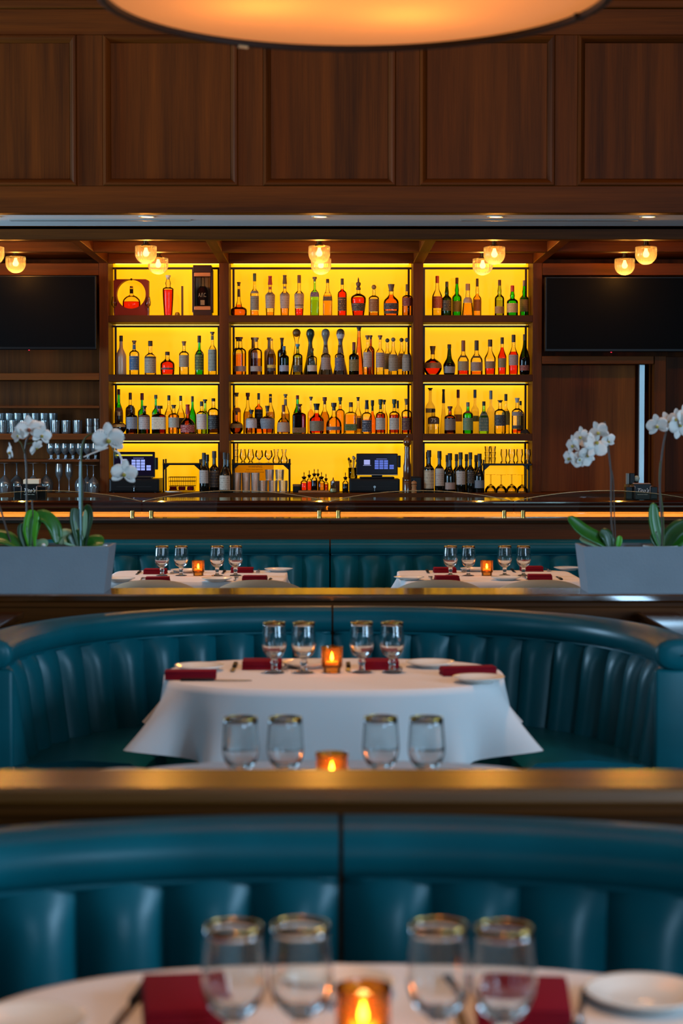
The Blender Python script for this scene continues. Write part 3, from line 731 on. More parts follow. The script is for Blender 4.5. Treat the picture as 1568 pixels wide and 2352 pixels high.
def place(kind, maker, loc, rz, label, group, sc=1):
    if kind not in protos: o = protos[kind] = maker()
    else: o = copy_tree(protos[kind])
    o.location = loc; o.rotation_euler = (0, 0, rz); o['label'] = label; o['group'] = group
    return o
FOURS = ['outermost on the glassware side', 'glassware side of the candle', 'door side of the candle', 'outermost on the door side']
TB = {
 'near': ('on the front table', .05, 2.26, .53, .40, 2.6, .26, .10, .50, 1, (535, 690, 1010, 1160), 835),
 'mid2': ('on the table behind the front ledge', .012, 3.95, .53, .40, 2.6, .26, .10, .50, 2, (552, 655, 875, 980), 762),
 'mid': ('on the curved booth table', .026, 5.96, .535, .40, 2.6, .24, .095, .50, 3, (629, 697, 831, 901), 762),
 'fl': ('on the glassware-side back table', -.69, 10.12, .475, .42, 9, .26, .11, .72, 4, (371, 415, 498, 540), 454),
 'fr': ('on the door-side back table', .875, 10.12, .475, .42, 9, .26, .11, .72, 5, (1035, 1076, 1160, 1203), 1119),
}
zt = ZT + .0006
for key, (where, cx, cy, a, b, n, drop, fl, cor, seed, gpx, cpx) in TB.items():
    table(where[3:] if False else where, cx, cy, a, b, n, drop, fl, cor, seed)
    for i, px in enumerate(gpx):
        place('goblet', goblet_proto, (X_(px, cy), cy + random.uniform(-.012, .012), zt), random.uniform(0, 6), 'gold-rimmed goblet, %s, %s' % (FOURS[i], where), 'water goblets')
    x = X_(cpx, cy)
    place('candle', candle_proto, (x, cy + .01, zt), 0, 'ribbed amber glass candle holder with lit candle, ' + where, 'amber candle holders')
    light('candle_light', 'POINT', (x, cy + .01, zt + .062), .28, (1, .45, .12), shadow_soft_size=.006)
CT = {'w': where}
def plate(px, py, where, group='bread plates'):
    p = onz(px, py, zt + .012); return place('plate', plate_proto, (p.x, p.y, zt), 0, where, group)
def napkin(px, py, w, d, rz, lab, seed):
    p = onz(px, py, zt + .013)
    return tag(napkin_mesh(w, d, seed).build('folded_napkin', napkin_m, None, True, loc=(p.x, p.y, zt), angle=SM), lab, 'napkin', 'red napkins').__setattr__('rotation_euler', (0, 0, rz))
def knife(px, py, rz, lab, z=0): p = onz(px, py, zt + .004); return place('knife', knife_proto, (p.x, p.y, zt + z), rz, lab, 'table knives')
def fork(px, py, rz, lab, z=0): p = onz(px, py, zt + .004); return place('fork', fork_proto, (p.x, p.y, zt + z), rz, lab, 'table forks')
H = PI / 2
# curved booth table
plate(458, 1531, 'white bread plate behind the front glassware-side napkin, on the curved booth table')
napkin(438, 1549, .165, .075, .03, 'red folded napkin beside the plate at the glassware end, on the curved booth table', 1)
knife(492, 1561, -H, 'table knife lying before the napkin at the glassware end, curved booth table')
knife(538, 1531, PI, 'table knife beside the rear glassware-side napkin, curved booth table')
napkin(602, 1525, .135, .12, 0, 'red folded napkin behind the two glassware-side goblets, curved booth table', 2)
fork(655, 1530, PI, 'table fork beside the rear glassware-side napkin, curved booth table')
plate(703, 1524, 'white bread plate behind the candle, on the curved booth table')
knife(800, 1531, PI, 'table knife between the candle and the rear door-side napkin, curved booth table')
napkin(872, 1525, .125, .12, 0, 'red folded napkin behind the two door-side goblets, curved booth table', 3)
fork(914, 1530, PI, 'table fork beside the rear door-side napkin, curved booth table')
plate(988, 1523, 'white bread plate at the rear door-side corner of the curved booth table')
napkin(1074, 1540, .18, .07, .16, 'red folded napkin with twisted edges behind the plate, curved booth table', 4)
plate(1099, 1558, 'white bread plate before the twisted napkin at the door end, curved booth table')
# table behind the front ledge
plate(282, 1784, 'white bread plate at the glassware end of the table behind the front ledge')
# front table
napkin(425, 2300, .115, .19, .12, 'red folded napkin beside the knife behind the glassware-side goblets, front table', 5)
knife(306, 2300, PI - .12, 'black-handled table knife beside the glassware-side napkin, front table')
plate(772, 2262, 'white bread plate behind the candle, on the front table')
knife(1050, 2305, PI + .05, 'table knife seen through the door-side goblets, front table')
napkin(1200, 2300, .125, .17, -.08, 'red folded napkin behind the outermost door-side goblet, front table', 6)
fork(1330, 2330, PI - .2, 'table fork between the napkin and the door-end plate, front table')
plate(1480, 2283, 'white bread plate at the door end of the front table')
plate(55, 2352, 'white bread plate at the glassware end of the front table')
# back tables
for (dx, w) in ((0, 'glassware side'), (664, 'door side')):
    nm = 'back table, ' + w; sy = -3 if dx else 0
    napkin(357 + dx, 1312 + sy, .13, .11, 0, 'red folded napkin at the rear, glassware end of the %s' % nm, 7)
    napkin(556 + dx, 1309 + sy, .13, .11, 0, 'red folded napkin at the rear, door end of the %s' % nm, 8)
    napkin(362 + dx, 1331 + sy, .13, .10, .05, 'red folded napkin at the front, glassware end of the %s' % nm, 9)
    napkin(585 + dx - (10 if dx else 0), 1328 + sy, .13, .10, -.05, 'red folded napkin at the front, door end of the %s' % nm, 10)
    plate(640 + dx, 1308 + sy, 'white bread plate at the rear door-end corner of the %s' % nm)
    plate(497 + dx, 1330 + sy, 'white bread plate at the front, mid edge of the %s' % nm)
    plate(425 + dx, 1310 + sy, 'white bread plate behind the candle on the %s' % nm)
    plate(275 + dx, 1330 + sy, 'white bread plate at the front glassware-end corner of the %s' % nm)
    fork(398 + dx, 1314 + sy, PI, 'table fork by the rear glassware-end napkin, %s' % nm)
    fork(593 + dx, 1312 + sy, PI, 'table fork by the rear door-end napkin, %s' % nm)
    fork(326 + dx, 1331 + sy, 0, 'table fork by the front glassware-end napkin, %s' % nm)
    fork(541 + dx, 1329 + sy, 0, 'table fork by the front door-end napkin, %s' % nm)
    knife(318 + dx, 1315 + sy, PI, 'table knife by the rear glassware-end napkin, %s' % nm)
    knife(514 + dx, 1313 + sy, PI, 'table knife by the rear door-end napkin, %s' % nm)
    knife(620 + dx, 1330 + sy, 0, 'table knife by the front door-end napkin, %s' % nm)
# cream chairs at the back tables
def chair_proto():
    c = thing('dining_chair', 'x', 'chair')
    rows = []
    for j in range(9):
        v = j / 8; row = []
        for i in range(17):
            u = -1 + i / 8; w = .228 - .02 * (1 - v)
            x = w * u; y = -.16 + .075 * u * u - .05 * v
            z = .47 + .315 * v * (1 - .10 * abs(u) ** 3) - .028 * (v ** 2) * abs(u) ** 2.5
            row.append((x, y, z))
        rows.append(row)
    back = [[(x, y - .045 * (1 - .5 * (j == 8)), z - .006 * (j == 8)) for (x, y, z) in r] for j, r in enumerate(rows)]
    m = MB(); m.grid(rows); m.grid([r[::-1] for r in back]); m.grid([rows[-1], back[-1]]); m.grid([back[0], rows[0]])
    m.grid([[r[0] for r in rows], [r[0] for r in back]]); m.grid([[r[-1] for r in back], [r[-1] for r in rows]])
    m.build('backrest', cream_f, c, True, angle=math.radians(60))
    MB().bbox(-.23, .23, -.2, .24, .40, .475, .03, 3).build('seat', cream_f, c, True, angle=SM)
    for sx in (-1, 1):
        for sy in (-.17, .2): MB().tube([(sx * .19, sy, .40), (sx * .205, sy * 1.08, 0)], [.02, .012], 8).build('leg', blackm, c, True)
    return c
for px, w in ((348, 'glassware-end seat of the back table at the glassware side'), (595, 'door-end seat of the back table at the glassware side'), (1010, 'glassware-end seat of the back table at the door side'), (1246, 'door-end seat of the back table at the door side')):
    place('chair', chair_proto, (X_(px, 9.42), 9.62, 0), 0, 'cream upholstered dining chair, ' + w, 'cream chairs')

# ================================================================== ORCHID PLANTERS
concrete = plain('8c9096', .8, key='grey_concrete', bump=.4, bscale=120, vary=.06, spec=.3)
soil = plain('3b3420', .95, key='moss', bump=1.0, bscale=60, vary=.4)
leaf_m = plain('2f6b1c', .32, key='orchid_leaf', vary=.25, spec=.5); leaf_d = plain('23481c', .35, key='dark_orchid_leaf', vary=.25)
leaf_p = plain('8fae86', .45, key='pale_leaf_underside', vary=.15); leaf_b = plain('55a71e', .35, key='bright_orchid_leaf', vary=.15)
stem_m = plain('4a3527', .5, key='brown_stem'); stem_g = plain('4d5a2a', .5, key='green_stem'); cane_m = plain('8fb8bd', .3, key='support_cane', spec=.6)
petal_m, nt, b = nmat('white_petal')
b.inputs['Base Color'].default_value = lin('efe6dc'); b.inputs['Roughness'].default_value = .6; b.inputs['Subsurface Weight'].default_value = .25
b.inputs['Subsurface Radius'].default_value = (.01, .008, .006); b.inputs['Subsurface Scale'].default_value = .3
lip_m = plain('b8a13c', .5, key='yellow_green_lip'); lip_r = plain('9a4a2a', .5, key='rusty_lip')
def planter(x0, x1, y0, lab):
    z = .893; h = .183; d = .245
    g = thing('planter', lab, 'planter', ((x0 + x1) / 2, y0 + d / 2, z)); w = (x1 - x0) / 2; t = .014; ta = .022
    def ring(e, zz): return [(-w + e, -d / 2 + e * .4, zz), (w - e, -d / 2 + e * .4, zz), (w - e, d / 2 - e * .4, zz), (-w + e, d / 2 - e * .4, zz)]
    rings = [ring(ta, 0), ring(ta * .5, h / 2), ring(0, h), ring(t, h), ring(t + .004, h - .05)]
    m = MB(); P = [p for r in rings for p in r]
    fs = [(0, 3, 2, 1)] + [(4 * k + i, 4 * k + (i + 1) % 4, 4 * k + 4 + (i + 1) % 4, 4 * k + 4 + i) for k in range(4) for i in range(4)]
    m.add(P, fs).build('box', concrete, g)
    rows = [[(-w + .012 + (2 * w - .024) * i / 30, -d / 2 + .012 + (d - .024) * j / 8, h - .03 + random.uniform(0, .022)) for i in range(31)] for j in range(9)]
    MB().grid(rows).build('moss', soil, g, True)
    return g
PXR = X_(245, 7.33); planter(PXR - .98, PXR + .008, 7.325, 'grey concrete planter with two white orchids at the glassware end of the ledge')
PXL = X_(1345, 7.33); planter(PXL - .008, PXL + .98, 7.325, 'grey concrete planter with two white orchids at the door end of the ledge')
DO = 7.44
def P_(px, py, dy=0): return at(px, py, DO + dy)
def smooth_path(pts, n=6):
    pts = [Vector(p) for p in pts]; out = []
    for i in range(len(pts) - 1):
        p0, p1, p2, p3 = pts[max(i - 1, 0)], pts[i], pts[i + 1], pts[min(i + 2, len(pts) - 1)]
        for k in range(n):
            t = k / n; out.append(.5 * ((2 * p1) + (-p0 + p2) * t + (2 * p0 - 5 * p1 + 4 * p2 - p3) * t * t + (-p0 + 3 * p1 - 3 * p2 + p3) * t ** 3))
    out.append(pts[-1]); return out
def leaf(root, pts, w, mat, nrm=(0, -1, .3), fold=.35, name='leaf', tip=.25):
    c = smooth_path([P_(*p) for p in pts], 5); n = len(c); rows = []; nv = Vector(nrm).normalized()
    for i, p in enumerate(c):
        t = i / (n - 1); d = (c[min(i + 1, n - 1)] - c[max(i - 1, 0)]).normalized(); s = d.cross(nv).normalized(); up = s.cross(d)
        ww = w * (.35 + .65 * min(1, t * 2.6)) * (1 - max(0, (t - .62) / .38) ** 2.4 * (1 - tip * (t < .999)) ) 
        rows.append([p + s * (ww * k) + up * (abs(k) * ww * fold) - root.location for k in (-1, -.55, 0, .55, 1)])
    rows2 = [[q + Vector((0, .0022, -.001)) for q in r][::-1] for r in rows]
    m = MB(); m.grid(rows); m.grid(rows2)
    for side in (0, -1): m.grid([[r[side] for r in rows], [r[-1 - side if side == -1 else -1] for r in rows2]] if side == 0 else [[r[-1] for r in rows], [r[0] for r in rows2]])
    m.grid([rows[-1], rows2[-1][::-1]])
    return m.build(name, mat, root, True)
def petal(w, l, cup, r0=.0):
    rows = []
    for j in range(7):
        t = j / 6; hw = w * math.sin(PI * min(.97, .10 + .86 * t)) ** .62 * .5
        rows.append([(hw * k, r0 + l * t, cup * (t * t) - cup * .8 * k * k * t) for k in (-1, -.5, 0, .5, 1)])
    rows2 = [[(x, y, z - .0012) for (x, y, z) in r][::-1] for r in rows]
    m = MB(); m.grid(rows); m.grid(rows2); m.grid([rows[-1], rows2[-1][::-1]])
    m.grid([[r[0] for r in rows], [r[-1] for r in rows2]]); m.grid([[r[-1] for r in rows], [r[0] for r in rows2]])
    return m
PET = None
def flower(root, px, py, dia, yaw=0, pitch=0, roll=0, dy=-.03, lip=None):
    """moth orchid bloom: two broad petals, three narrower sepals, a small lip; yaw/pitch turn it away from the room"""
    global PET
    if PET is None:
        PET = {}
        for nm, (w, l, cu) in {'wide': (.60, .50, .06), 'long': (.34, .52, .05)}.items():
            o = petal(w, l, cu, .03).build('petal', petal_m, None, True); PET[nm] = o.data; bpy.data.objects.remove(o)
        o = MB().lathe([(0, -.02), (.06, 0), (.085, .05), (.06, .12), (.03, .15), (0, .16)], 12).build('lip', lip_m, None, True); PET['lip'] = o.data; bpy.data.objects.remove(o)
        o = MB().lathe([(0, 0), (.04, .01), (.045, .05), (.03, .09), (0, .1)], 10).build('column', petal_m, None, True); PET['col'] = o.data; bpy.data.objects.remove(o)
    s = dia / F * DO
    f = bpy.data.objects.new('flower', None); COL.objects.link(f); f.parent = root; f.empty_display_size = .01
    f.location = P_(px, py, dy) - root.location
    base = Matrix.Rotation(PI / 2, 3, 'X')      # bloom axis z -> -y
    f.rotation_euler = (Matrix.Rotation(yaw, 3, 'Z') @ Matrix.Rotation(pitch, 3, 'X') @ base @ Matrix.Rotation(roll, 3, 'Z')).to_euler()
    f.scale = (s, s, s)
    for nm, a, dz in (('long', 0, -.01), ('long', 2.2, -.012), ('long', -2.2, -.014), ('wide', 1.42, .01), ('wide', -1.42, .012)):
        o = bpy.data.objects.new('petal', PET[nm]); COL.objects.link(o); o.parent = f; o.rotation_euler = (0, 0, a); o.location = (0, 0, dz)
    o = bpy.data.objects.new('lip', PET['lip']); COL.objects.link(o); o.parent = f; o.location = (0, -.10, .03); o.rotation_euler = (-.6, 0, 0)
    if lip: o.data = o.data.copy(); o.data.materials[0] = lip
    o = bpy.data.objects.new('column', PET['col']); COL.objects.link(o); o.parent = f; o.location = (0, .0, .02)
    return f
def orchid(px, lab): p = P_(px, 1262); r = thing('orchid', lab, 'plant', (p.x, p.y, 1.05), group='white orchids'); return r
def stem(root, pts, r, mat, name='stem'): return MB().tube([p - root.location for p in smooth_path([P_(*p) for p in pts])], r, 7).build(name, mat, root, True)
def pot(root, x0, x1):
    c = P_((x0 + x1) / 2, 1255); w = (x1 - x0) / 2 / F * DO; r = w
    MB().lathe([(r * .93, -.02), (r, .012), (r - .003, .012), (r * .9, -.02)], 32, c=(c.x - root.location.x, .0, c.z - root.location.z - .008)).build('pot_rim', plain('dfe3e2', .4, key='white_plastic'), root, True, angle=SM)
A = orchid(66, 'white orchid with a clustered crown of blooms above the glassware-end planter')
stem(A, [(66, 1270), (62, 1180), (61, 1080), (58, 1040), (62, 1010), (75, 995)], .0038, stem_m)
stem(A, [(75, 1270), (76, 1200), (74, 1150)], .003, stem_m, 'flower_spike')
stem(A, [(30, 1262), (15, 1215), (0, 1165), (-12, 1140)], .0035, stem_m, 'aerial_root')
stem(A, [(58, 1045), (48, 1018), (35, 1010)], .0022, stem_g, 'branch'); stem(A, [(62, 1020), (80, 1015), (95, 1005)], .0022, stem_g, 'branch')
flower(A, 67, 985, 56, .1, -.1, .1, lip=lip_r); flower(A, 42, 999, 36, -.55, .1, .3); flower(A, 96, 999, 44, .5, .1, -.2)
flower(A, 24, 1038, 40, -1.15, .1, .1); flower(A, 82, 1027, 36, 1.0, .5, .8); flower(A, 84, 983, 40, .3, -.4, .4, dy=.0)
leaf(A, [(76, 1268), (70, 1225), (74, 1190), (80, 1172)], .030, leaf_b); leaf(A, [(72, 1262), (84, 1195), (105, 1190), (125, 1215), (132, 1250)], .030, leaf_m, (.2, -1, .8))
leaf(A, [(60, 1262), (52, 1225), (54, 1200)], .020, leaf_d); leaf(A, [(55, 1265), (25, 1243), (-10, 1235), (-40, 1240)], .034, leaf_m, (0, -1, .9))
leaf(A, [(80, 1262), (95, 1250), (110, 1252)], .022, leaf_p, (0, -1, 1)); leaf(A, [(45, 1266), (20, 1252), (-20, 1252)], .022, leaf_d, (0, -.6, 1))
MB().lathe([(0, 0), (.008, .003), (.009, .008), (.005, .013), (0, .014)], 12, c=tuple(P_(100, 1256, -.06) - A.location)).build('pebble', plain('e9e6e0', .4, key='white_pebble'), A, True)
B = orchid(190, 'white orchid with two hanging blooms on an arching stem, glassware-end planter')
stem(B, [(186, 1262), (184, 1160), (185, 1060)], .0045, cane_m, 'support_cane')
stem(B, [(190, 1262), (188, 1160), (186, 1060), (188, 1025), (200, 1002), (222, 996), (248, 1005), (262, 1035), (268, 1052)], .0036, stem_g)
stem(B, [(190, 1150), (191, 1120), (187, 1090)], .0022, stem_m, 'aerial_root')
flower(B, 249, 1008, 70, .05, .15, .05); flower(B, 285, 1086, 58, .15, .2, -.1, dy=-.04)
stem(B, [(262, 1035), (272, 1040), (282, 1062), (288, 1078)], [.004] * 18 + [.003], petal_m, 'bud_stalk'); stem(B, [(192, 1050), (215, 1040), (248, 1028)], .0025, petal_m, 'narrow_sepal')
leaf(B, [(182, 1262), (176, 1225), (170, 1190), (172, 1166)], .022, leaf_d, (.5, -1, .2), tip=.6); leaf(B, [(195, 1262), (200, 1215), (206, 1185), (200, 1158)], .022, leaf_d, (-.5, -1, .2), tip=.5)
leaf(B, [(184, 1240), (176, 1220), (171, 1195)], .006, leaf_p, (0, -1, .2)); leaf(B, [(192, 1235), (195, 1205), (196, 1170)], .009, leaf_p, (0, -1, .2))
leaf(B, [(185, 1262), (165, 1240), (145, 1235), (134, 1248)], .034, leaf_p, (0, -1, .5)); leaf(B, [(180, 1262), (172, 1235), (165, 1222)], .034, leaf_d, (0, -1, .5), tip=.7)
leaf(B, [(190, 1262), (215, 1246), (240, 1246)], .030, leaf_m, (0, -1, .8)); pot(B, 166, 250)
C = orchid(1412, 'white orchid with a leaning spray of many blooms, door-end planter')
stem(C, [(1412, 1265), (1404, 1200), (1403, 1130), (1403, 1090), (1398, 1040), (1391, 985), (1388, 968)], .0038, stem_m)
stem(C, [(1414, 1265), (1410, 1180), (1408, 1110), (1404, 1080)], .0028, stem_m, 'support_cane')
stem(C, [(1394, 1010), (1378, 1011), (1360, 1014), (1348, 1026), (1336, 1034), (1332, 1045), (1318, 1052)], .0024, stem_m, 'flower_spike')
flower(C, 1374, 993, 50, -.7, -.1, .5); flower(C, 1367, 1022, 58, .2, -.25, 2.6); flower(C, 1395, 1012, 40, .6, .2, .3, dy=0); flower(C, 1334, 1003, 44, -.9, -.1, .2)
flower(C, 1344, 1012, 36, .1, -.5, 1.0, dy=.02); flower(C, 1316, 1022, 42, -1.0, .1, .1); flower(C, 1308, 1051, 42, -1.1, .1, -.1); flower(C, 1345, 1048, 46, .4, .3, 2.2); flower(C, 1328, 1055, 38, -.1, .4, 1.5)
leaf(C, [(1410, 1266), (1378, 1242), (1335, 1218), (1303, 1186)], .030, leaf_m, (.3, -1, .6)); leaf(C, [(1405, 1266), (1370, 1250), (1330, 1238)], .034, leaf_p, (0, -.7, 1), tip=.5)
leaf(C, [(1402, 1264), (1394, 1235), (1376, 1220)], .026, leaf_d, (0, -1, .5)); leaf(C, [(1414, 1264), (1421, 1245), (1422, 1230)], .012, leaf_b)
D_ = orchid(1520, 'white orchid with blooms at the picture edge, door-end planter')
stem(D_, [(1520, 1262), (1518, 1190), (1515, 1120), (1518, 1060), (1525, 1010), (1532, 985)], .0042, stem_m); stem(D_, [(1524, 1262), (1522, 1180), (1514, 1110), (1516, 1060)], .0028, stem_g, 'support_cane')
stem(D_, [(1503, 1260), (1506, 1220)], .003, stem_m, 'aerial_root')
flower(D_, 1509, 977, 48, -.4, .1, .2); flower(D_, 1535, 968, 46, .0, -.4, .4, dy=0); flower(D_, 1553, 962, 44, -.7, -.1, .1); flower(D_, 1560, 980, 52, .2, .1, 2.9); flower(D_, 1575, 955, 48, .4, -.1, .2)
leaf(D_, [(1518, 1262), (1508, 1230), (1500, 1190), (1499, 1154)], .024, leaf_m, (.2, -1, .1)); leaf(D_, [(1524, 1262), (1545, 1225), (1580, 1200)], .034, leaf_d, (-.3, -1, .4)); leaf(D_, [(1526, 1264), (1560, 1235), (1600, 1215)], .036, leaf_m, (0, -1, .6)); leaf(D_, [(1516, 1262), (1502, 1240), (1500, 1225)], .016, leaf_d)
pot(D_, 1476, 1556)
# ================================================================== BOTTLES
PROF = {
 'std': [(0, .94), (.02, 1), (.56, 1), (.62, .93), (.67, .7), (.71, .44), (.76, .33), (.96, .3), (1, .33)],
 'bord': [(0, .95), (.015, 1), (.59, 1), (.64, .94), (.69, .68), (.72, .47), (.77, .37), (.96, .35), (1, .38)],
 'burg': [(0, .95), (.015, 1), (.42, 1), (.5, .95), (.6, .7), (.68, .48), (.77, .37), (.96, .34), (1, .37)],
 'shou': [(0, .93), (.02, 1), (.62, 1), (.68, .96), (.72, .82), (.755, .52), (.78, .33), (1, .29)],
 'taper': [(0, .80), (.02, .83), (.56, 1), (.61, .96), (.66, .66), (.70, .38), (.75, .33), (1, .32)],
 'vase': [(0, .74), (.03, .76), (.5, .97), (.68, 1), (.72, .96), (.76, .5), (.8, .42), (.85, .5), (.9, .42), (1, .3)],
 'squat': [(0, .86), (.03, .93), (.3, 1), (.5, .99), (.6, .86), (.7, .5), (.78, .3), (1, .28)],
 'fan': [(0, .84), (.03, .9), (.52, 1), (.57, .95), (.68, .62), (.8, .36), (1, .34)],
 'globe': [(0, .55), (.05, .7), (.2, .97), (.32, 1), (.45, .93), (.54, .66), (.6, .3), (.7, .2), (1, .18)],
 'pump': [(0, .85), (.04, .97), (.15, 1), (.23, .92), (.27, .55), (.30, .38), (.36, .37), (.5, .2), (1, .15)],
 'decan': [(0, .72), (.05, .77), (.45, .99), (.56, 1), (.64, .86), (.70, .5), (.74, .24), (1, .2)],
 'bell': [(0, .95), (.04, 1), (.35, .98), (.5, .84), (.6, .58), (.66, .36), (.75, .25), (1, .23)],
 'cone': [(0, 1), (.06, 1), (.3, .82), (.6, .52), (.85, .33), (1, .30)],
 'conic': [(0, 1), (.05, 1), (.45, .80), (.56, .74), (.62, .62), (.68, .38), (1, .34)],
 'clase': [(0, 1), (.03, 1), (.12, .9), (.35, .62), (.55, .42), (.72, .29), (.78, .27), (.86, .36), (.95, .54), (1, .58)],
 'bene': [(0, .82), (.04, .9), (.26, 1), (.36, .98), (.48, .72), (.58, .46), (.72, .34), (.88, .28), (1, .27)],
 'bulb': [(0, .94), (.02, 1), (.50, 1), (.58, .9), (.64, .52), (.68, .38), (.76, .43), (.84, .35), (1, .28)],
 'champ': [(0, .84), (.05, .92), (.3, 1), (.46, .96), (.62, .66), (.74, .40), (.88, .29), (1, .27)],
 'slope': [(0, .94), (.02, 1), (.46, 1), (.56, .94), (.66, .66), (.76, .36), (1, .30)],
 'round': [(0, .62), (.03, .70), (.2, .96), (.32, 1), (.46, .93), (.58, .66), (.66, .34), (.72, .2), (1, .2)],
}
GL = {'c': thin('f8f6ee', .3, ior=1.3), 'g': thin('64e83c', .6), 'lg': thin('bcf6a0', .45), 'ol': thin('cbe380', .5), 'b': thin('d09458', .5), 'am': thin('f0cc88', .45),
      'dg': thin('5e8040', .75), 'k': plain('0d100b', .06, key='dark_wine_glass', spec=.6), 'kb': plain('170c07', .08, key='dark_brown_glass', spec=.6), 'f': frost('f4f0e4')}
LQ = {'red': 'f07a58', 'ora': 'fde0ac', 'amb': 'e8c498', 'dred': 'd08060', 'brn': 'd4bc88', 'gold': 'f8e0a0', 'pink': 'faa494', 'clr': 'f8f8f0', 'dk': '80684c', 'yel': 'f8f0c8', 'gre': 'd8f0b0', 'ro': 'fbbc80'}
def spirit(c): return thin(LQ[c], .1, .02, 'spirit', 1.06)
def ceramic(c): return plain(c, .3, key='glazed_ceramic', coat=.3)
def interp(pf, z):
    for (a, ra), (b, rb) in zip(pf, pf[1:]):
        if a <= z <= b: return ra + (rb - ra) * (z - a) / max(1e-9, b - a)
    return pf[-1][1]
def smoothprof(pf, n=3):
    out = []
    for i in range(len(pf) - 1):
        (z0, r0), (z1, r1), = pf[i], pf[i + 1]
        zm, rm = pf[max(i - 1, 0)]; zp, rp = pf[min(i + 2, len(pf) - 1)]
        for k in range(n):
            t = k / n; h = z1 - z0
            m0 = 0 if i == 0 else (r1 - rm) / max(1e-6, z1 - zm); m1 = 0 if i + 2 >= len(pf) else (rp - r0) / max(1e-6, zp - z0)
            d = (r1 - r0) / max(1e-6, h)
            if d == 0: m0 = m1 = 0
            else:
                m0 = 0 if m0 * d <= 0 else math.copysign(min(abs(m0), 3 * abs(d)), d); m1 = 0 if m1 * d <= 0 else math.copysign(min(abs(m1), 3 * abs(d)), d)
            r = r0 * (2 * t ** 3 - 3 * t * t + 1) + r1 * (3 * t * t - 2 * t ** 3) + h * (m0 * (t ** 3 - 2 * t * t + t) + m1 * (t ** 3 - t * t))
            out.append((z0 + t * h, r))
    out.append(pf[-1]); return out
def cap(root, kind, col, r, z0, z1, mat=None):
    m = mat or plain(col, .42, key='cap'); h = z1 - z0; L = MB()
    if kind == 'cyl': pf = [(0, z0), (r * 1.16, z0), (r * 1.14, z1 - h * .08), (r * 1.05, z1), (0, z1)]
    elif kind == 'cork': pf = [(0, z0), (r * .92, z0), (r * 1.0, z0 + h * .45), (r * 1.45, z0 + h * .5), (r * 1.55, z1 - .001), (0, z1)]
    elif kind == 'wide': pf = [(0, z0), (r * 1.9, z0), (r * 1.9, z1), (0, z1)]
    elif kind == 'flare': pf = [(0, z0), (r * 1.2, z0), (r * 1.1, z0 + h * .3), (r * 1.5, z0 + h * .8), (r * 1.6, z1), (0, z1)]
    elif kind == 'ball':
        R = h * .5;  pf = [(R * math.sin(a), z0 + R - R * math.cos(a)) for a in [i * PI / 10 for i in range(11)]]; pf[0] = (0, z0); pf[-1] = (0, z1)
    elif kind == 'spire': pf = [(0, z0), (r * 1.5, z0), (r * 1.5, z0 + h * .18), (r * .9, z0 + h * .22), (r * 1.6, z0 + h * .42), (r * 1.5, z0 + h * .55), (r * .6, z0 + h * .62), (r * .5, z0 + h * .8), (0, z1)]
    elif kind == 'taper': pf = [(0, z0), (r * 1.45, z0), (r * 1.05, z1 - h * .2), (r * 1.2, z1 - h * .16), (r * 1.2, z1), (0, z1)]
    return L.lathe(pf, 18).build('cap', m, root, True, angle=SM)
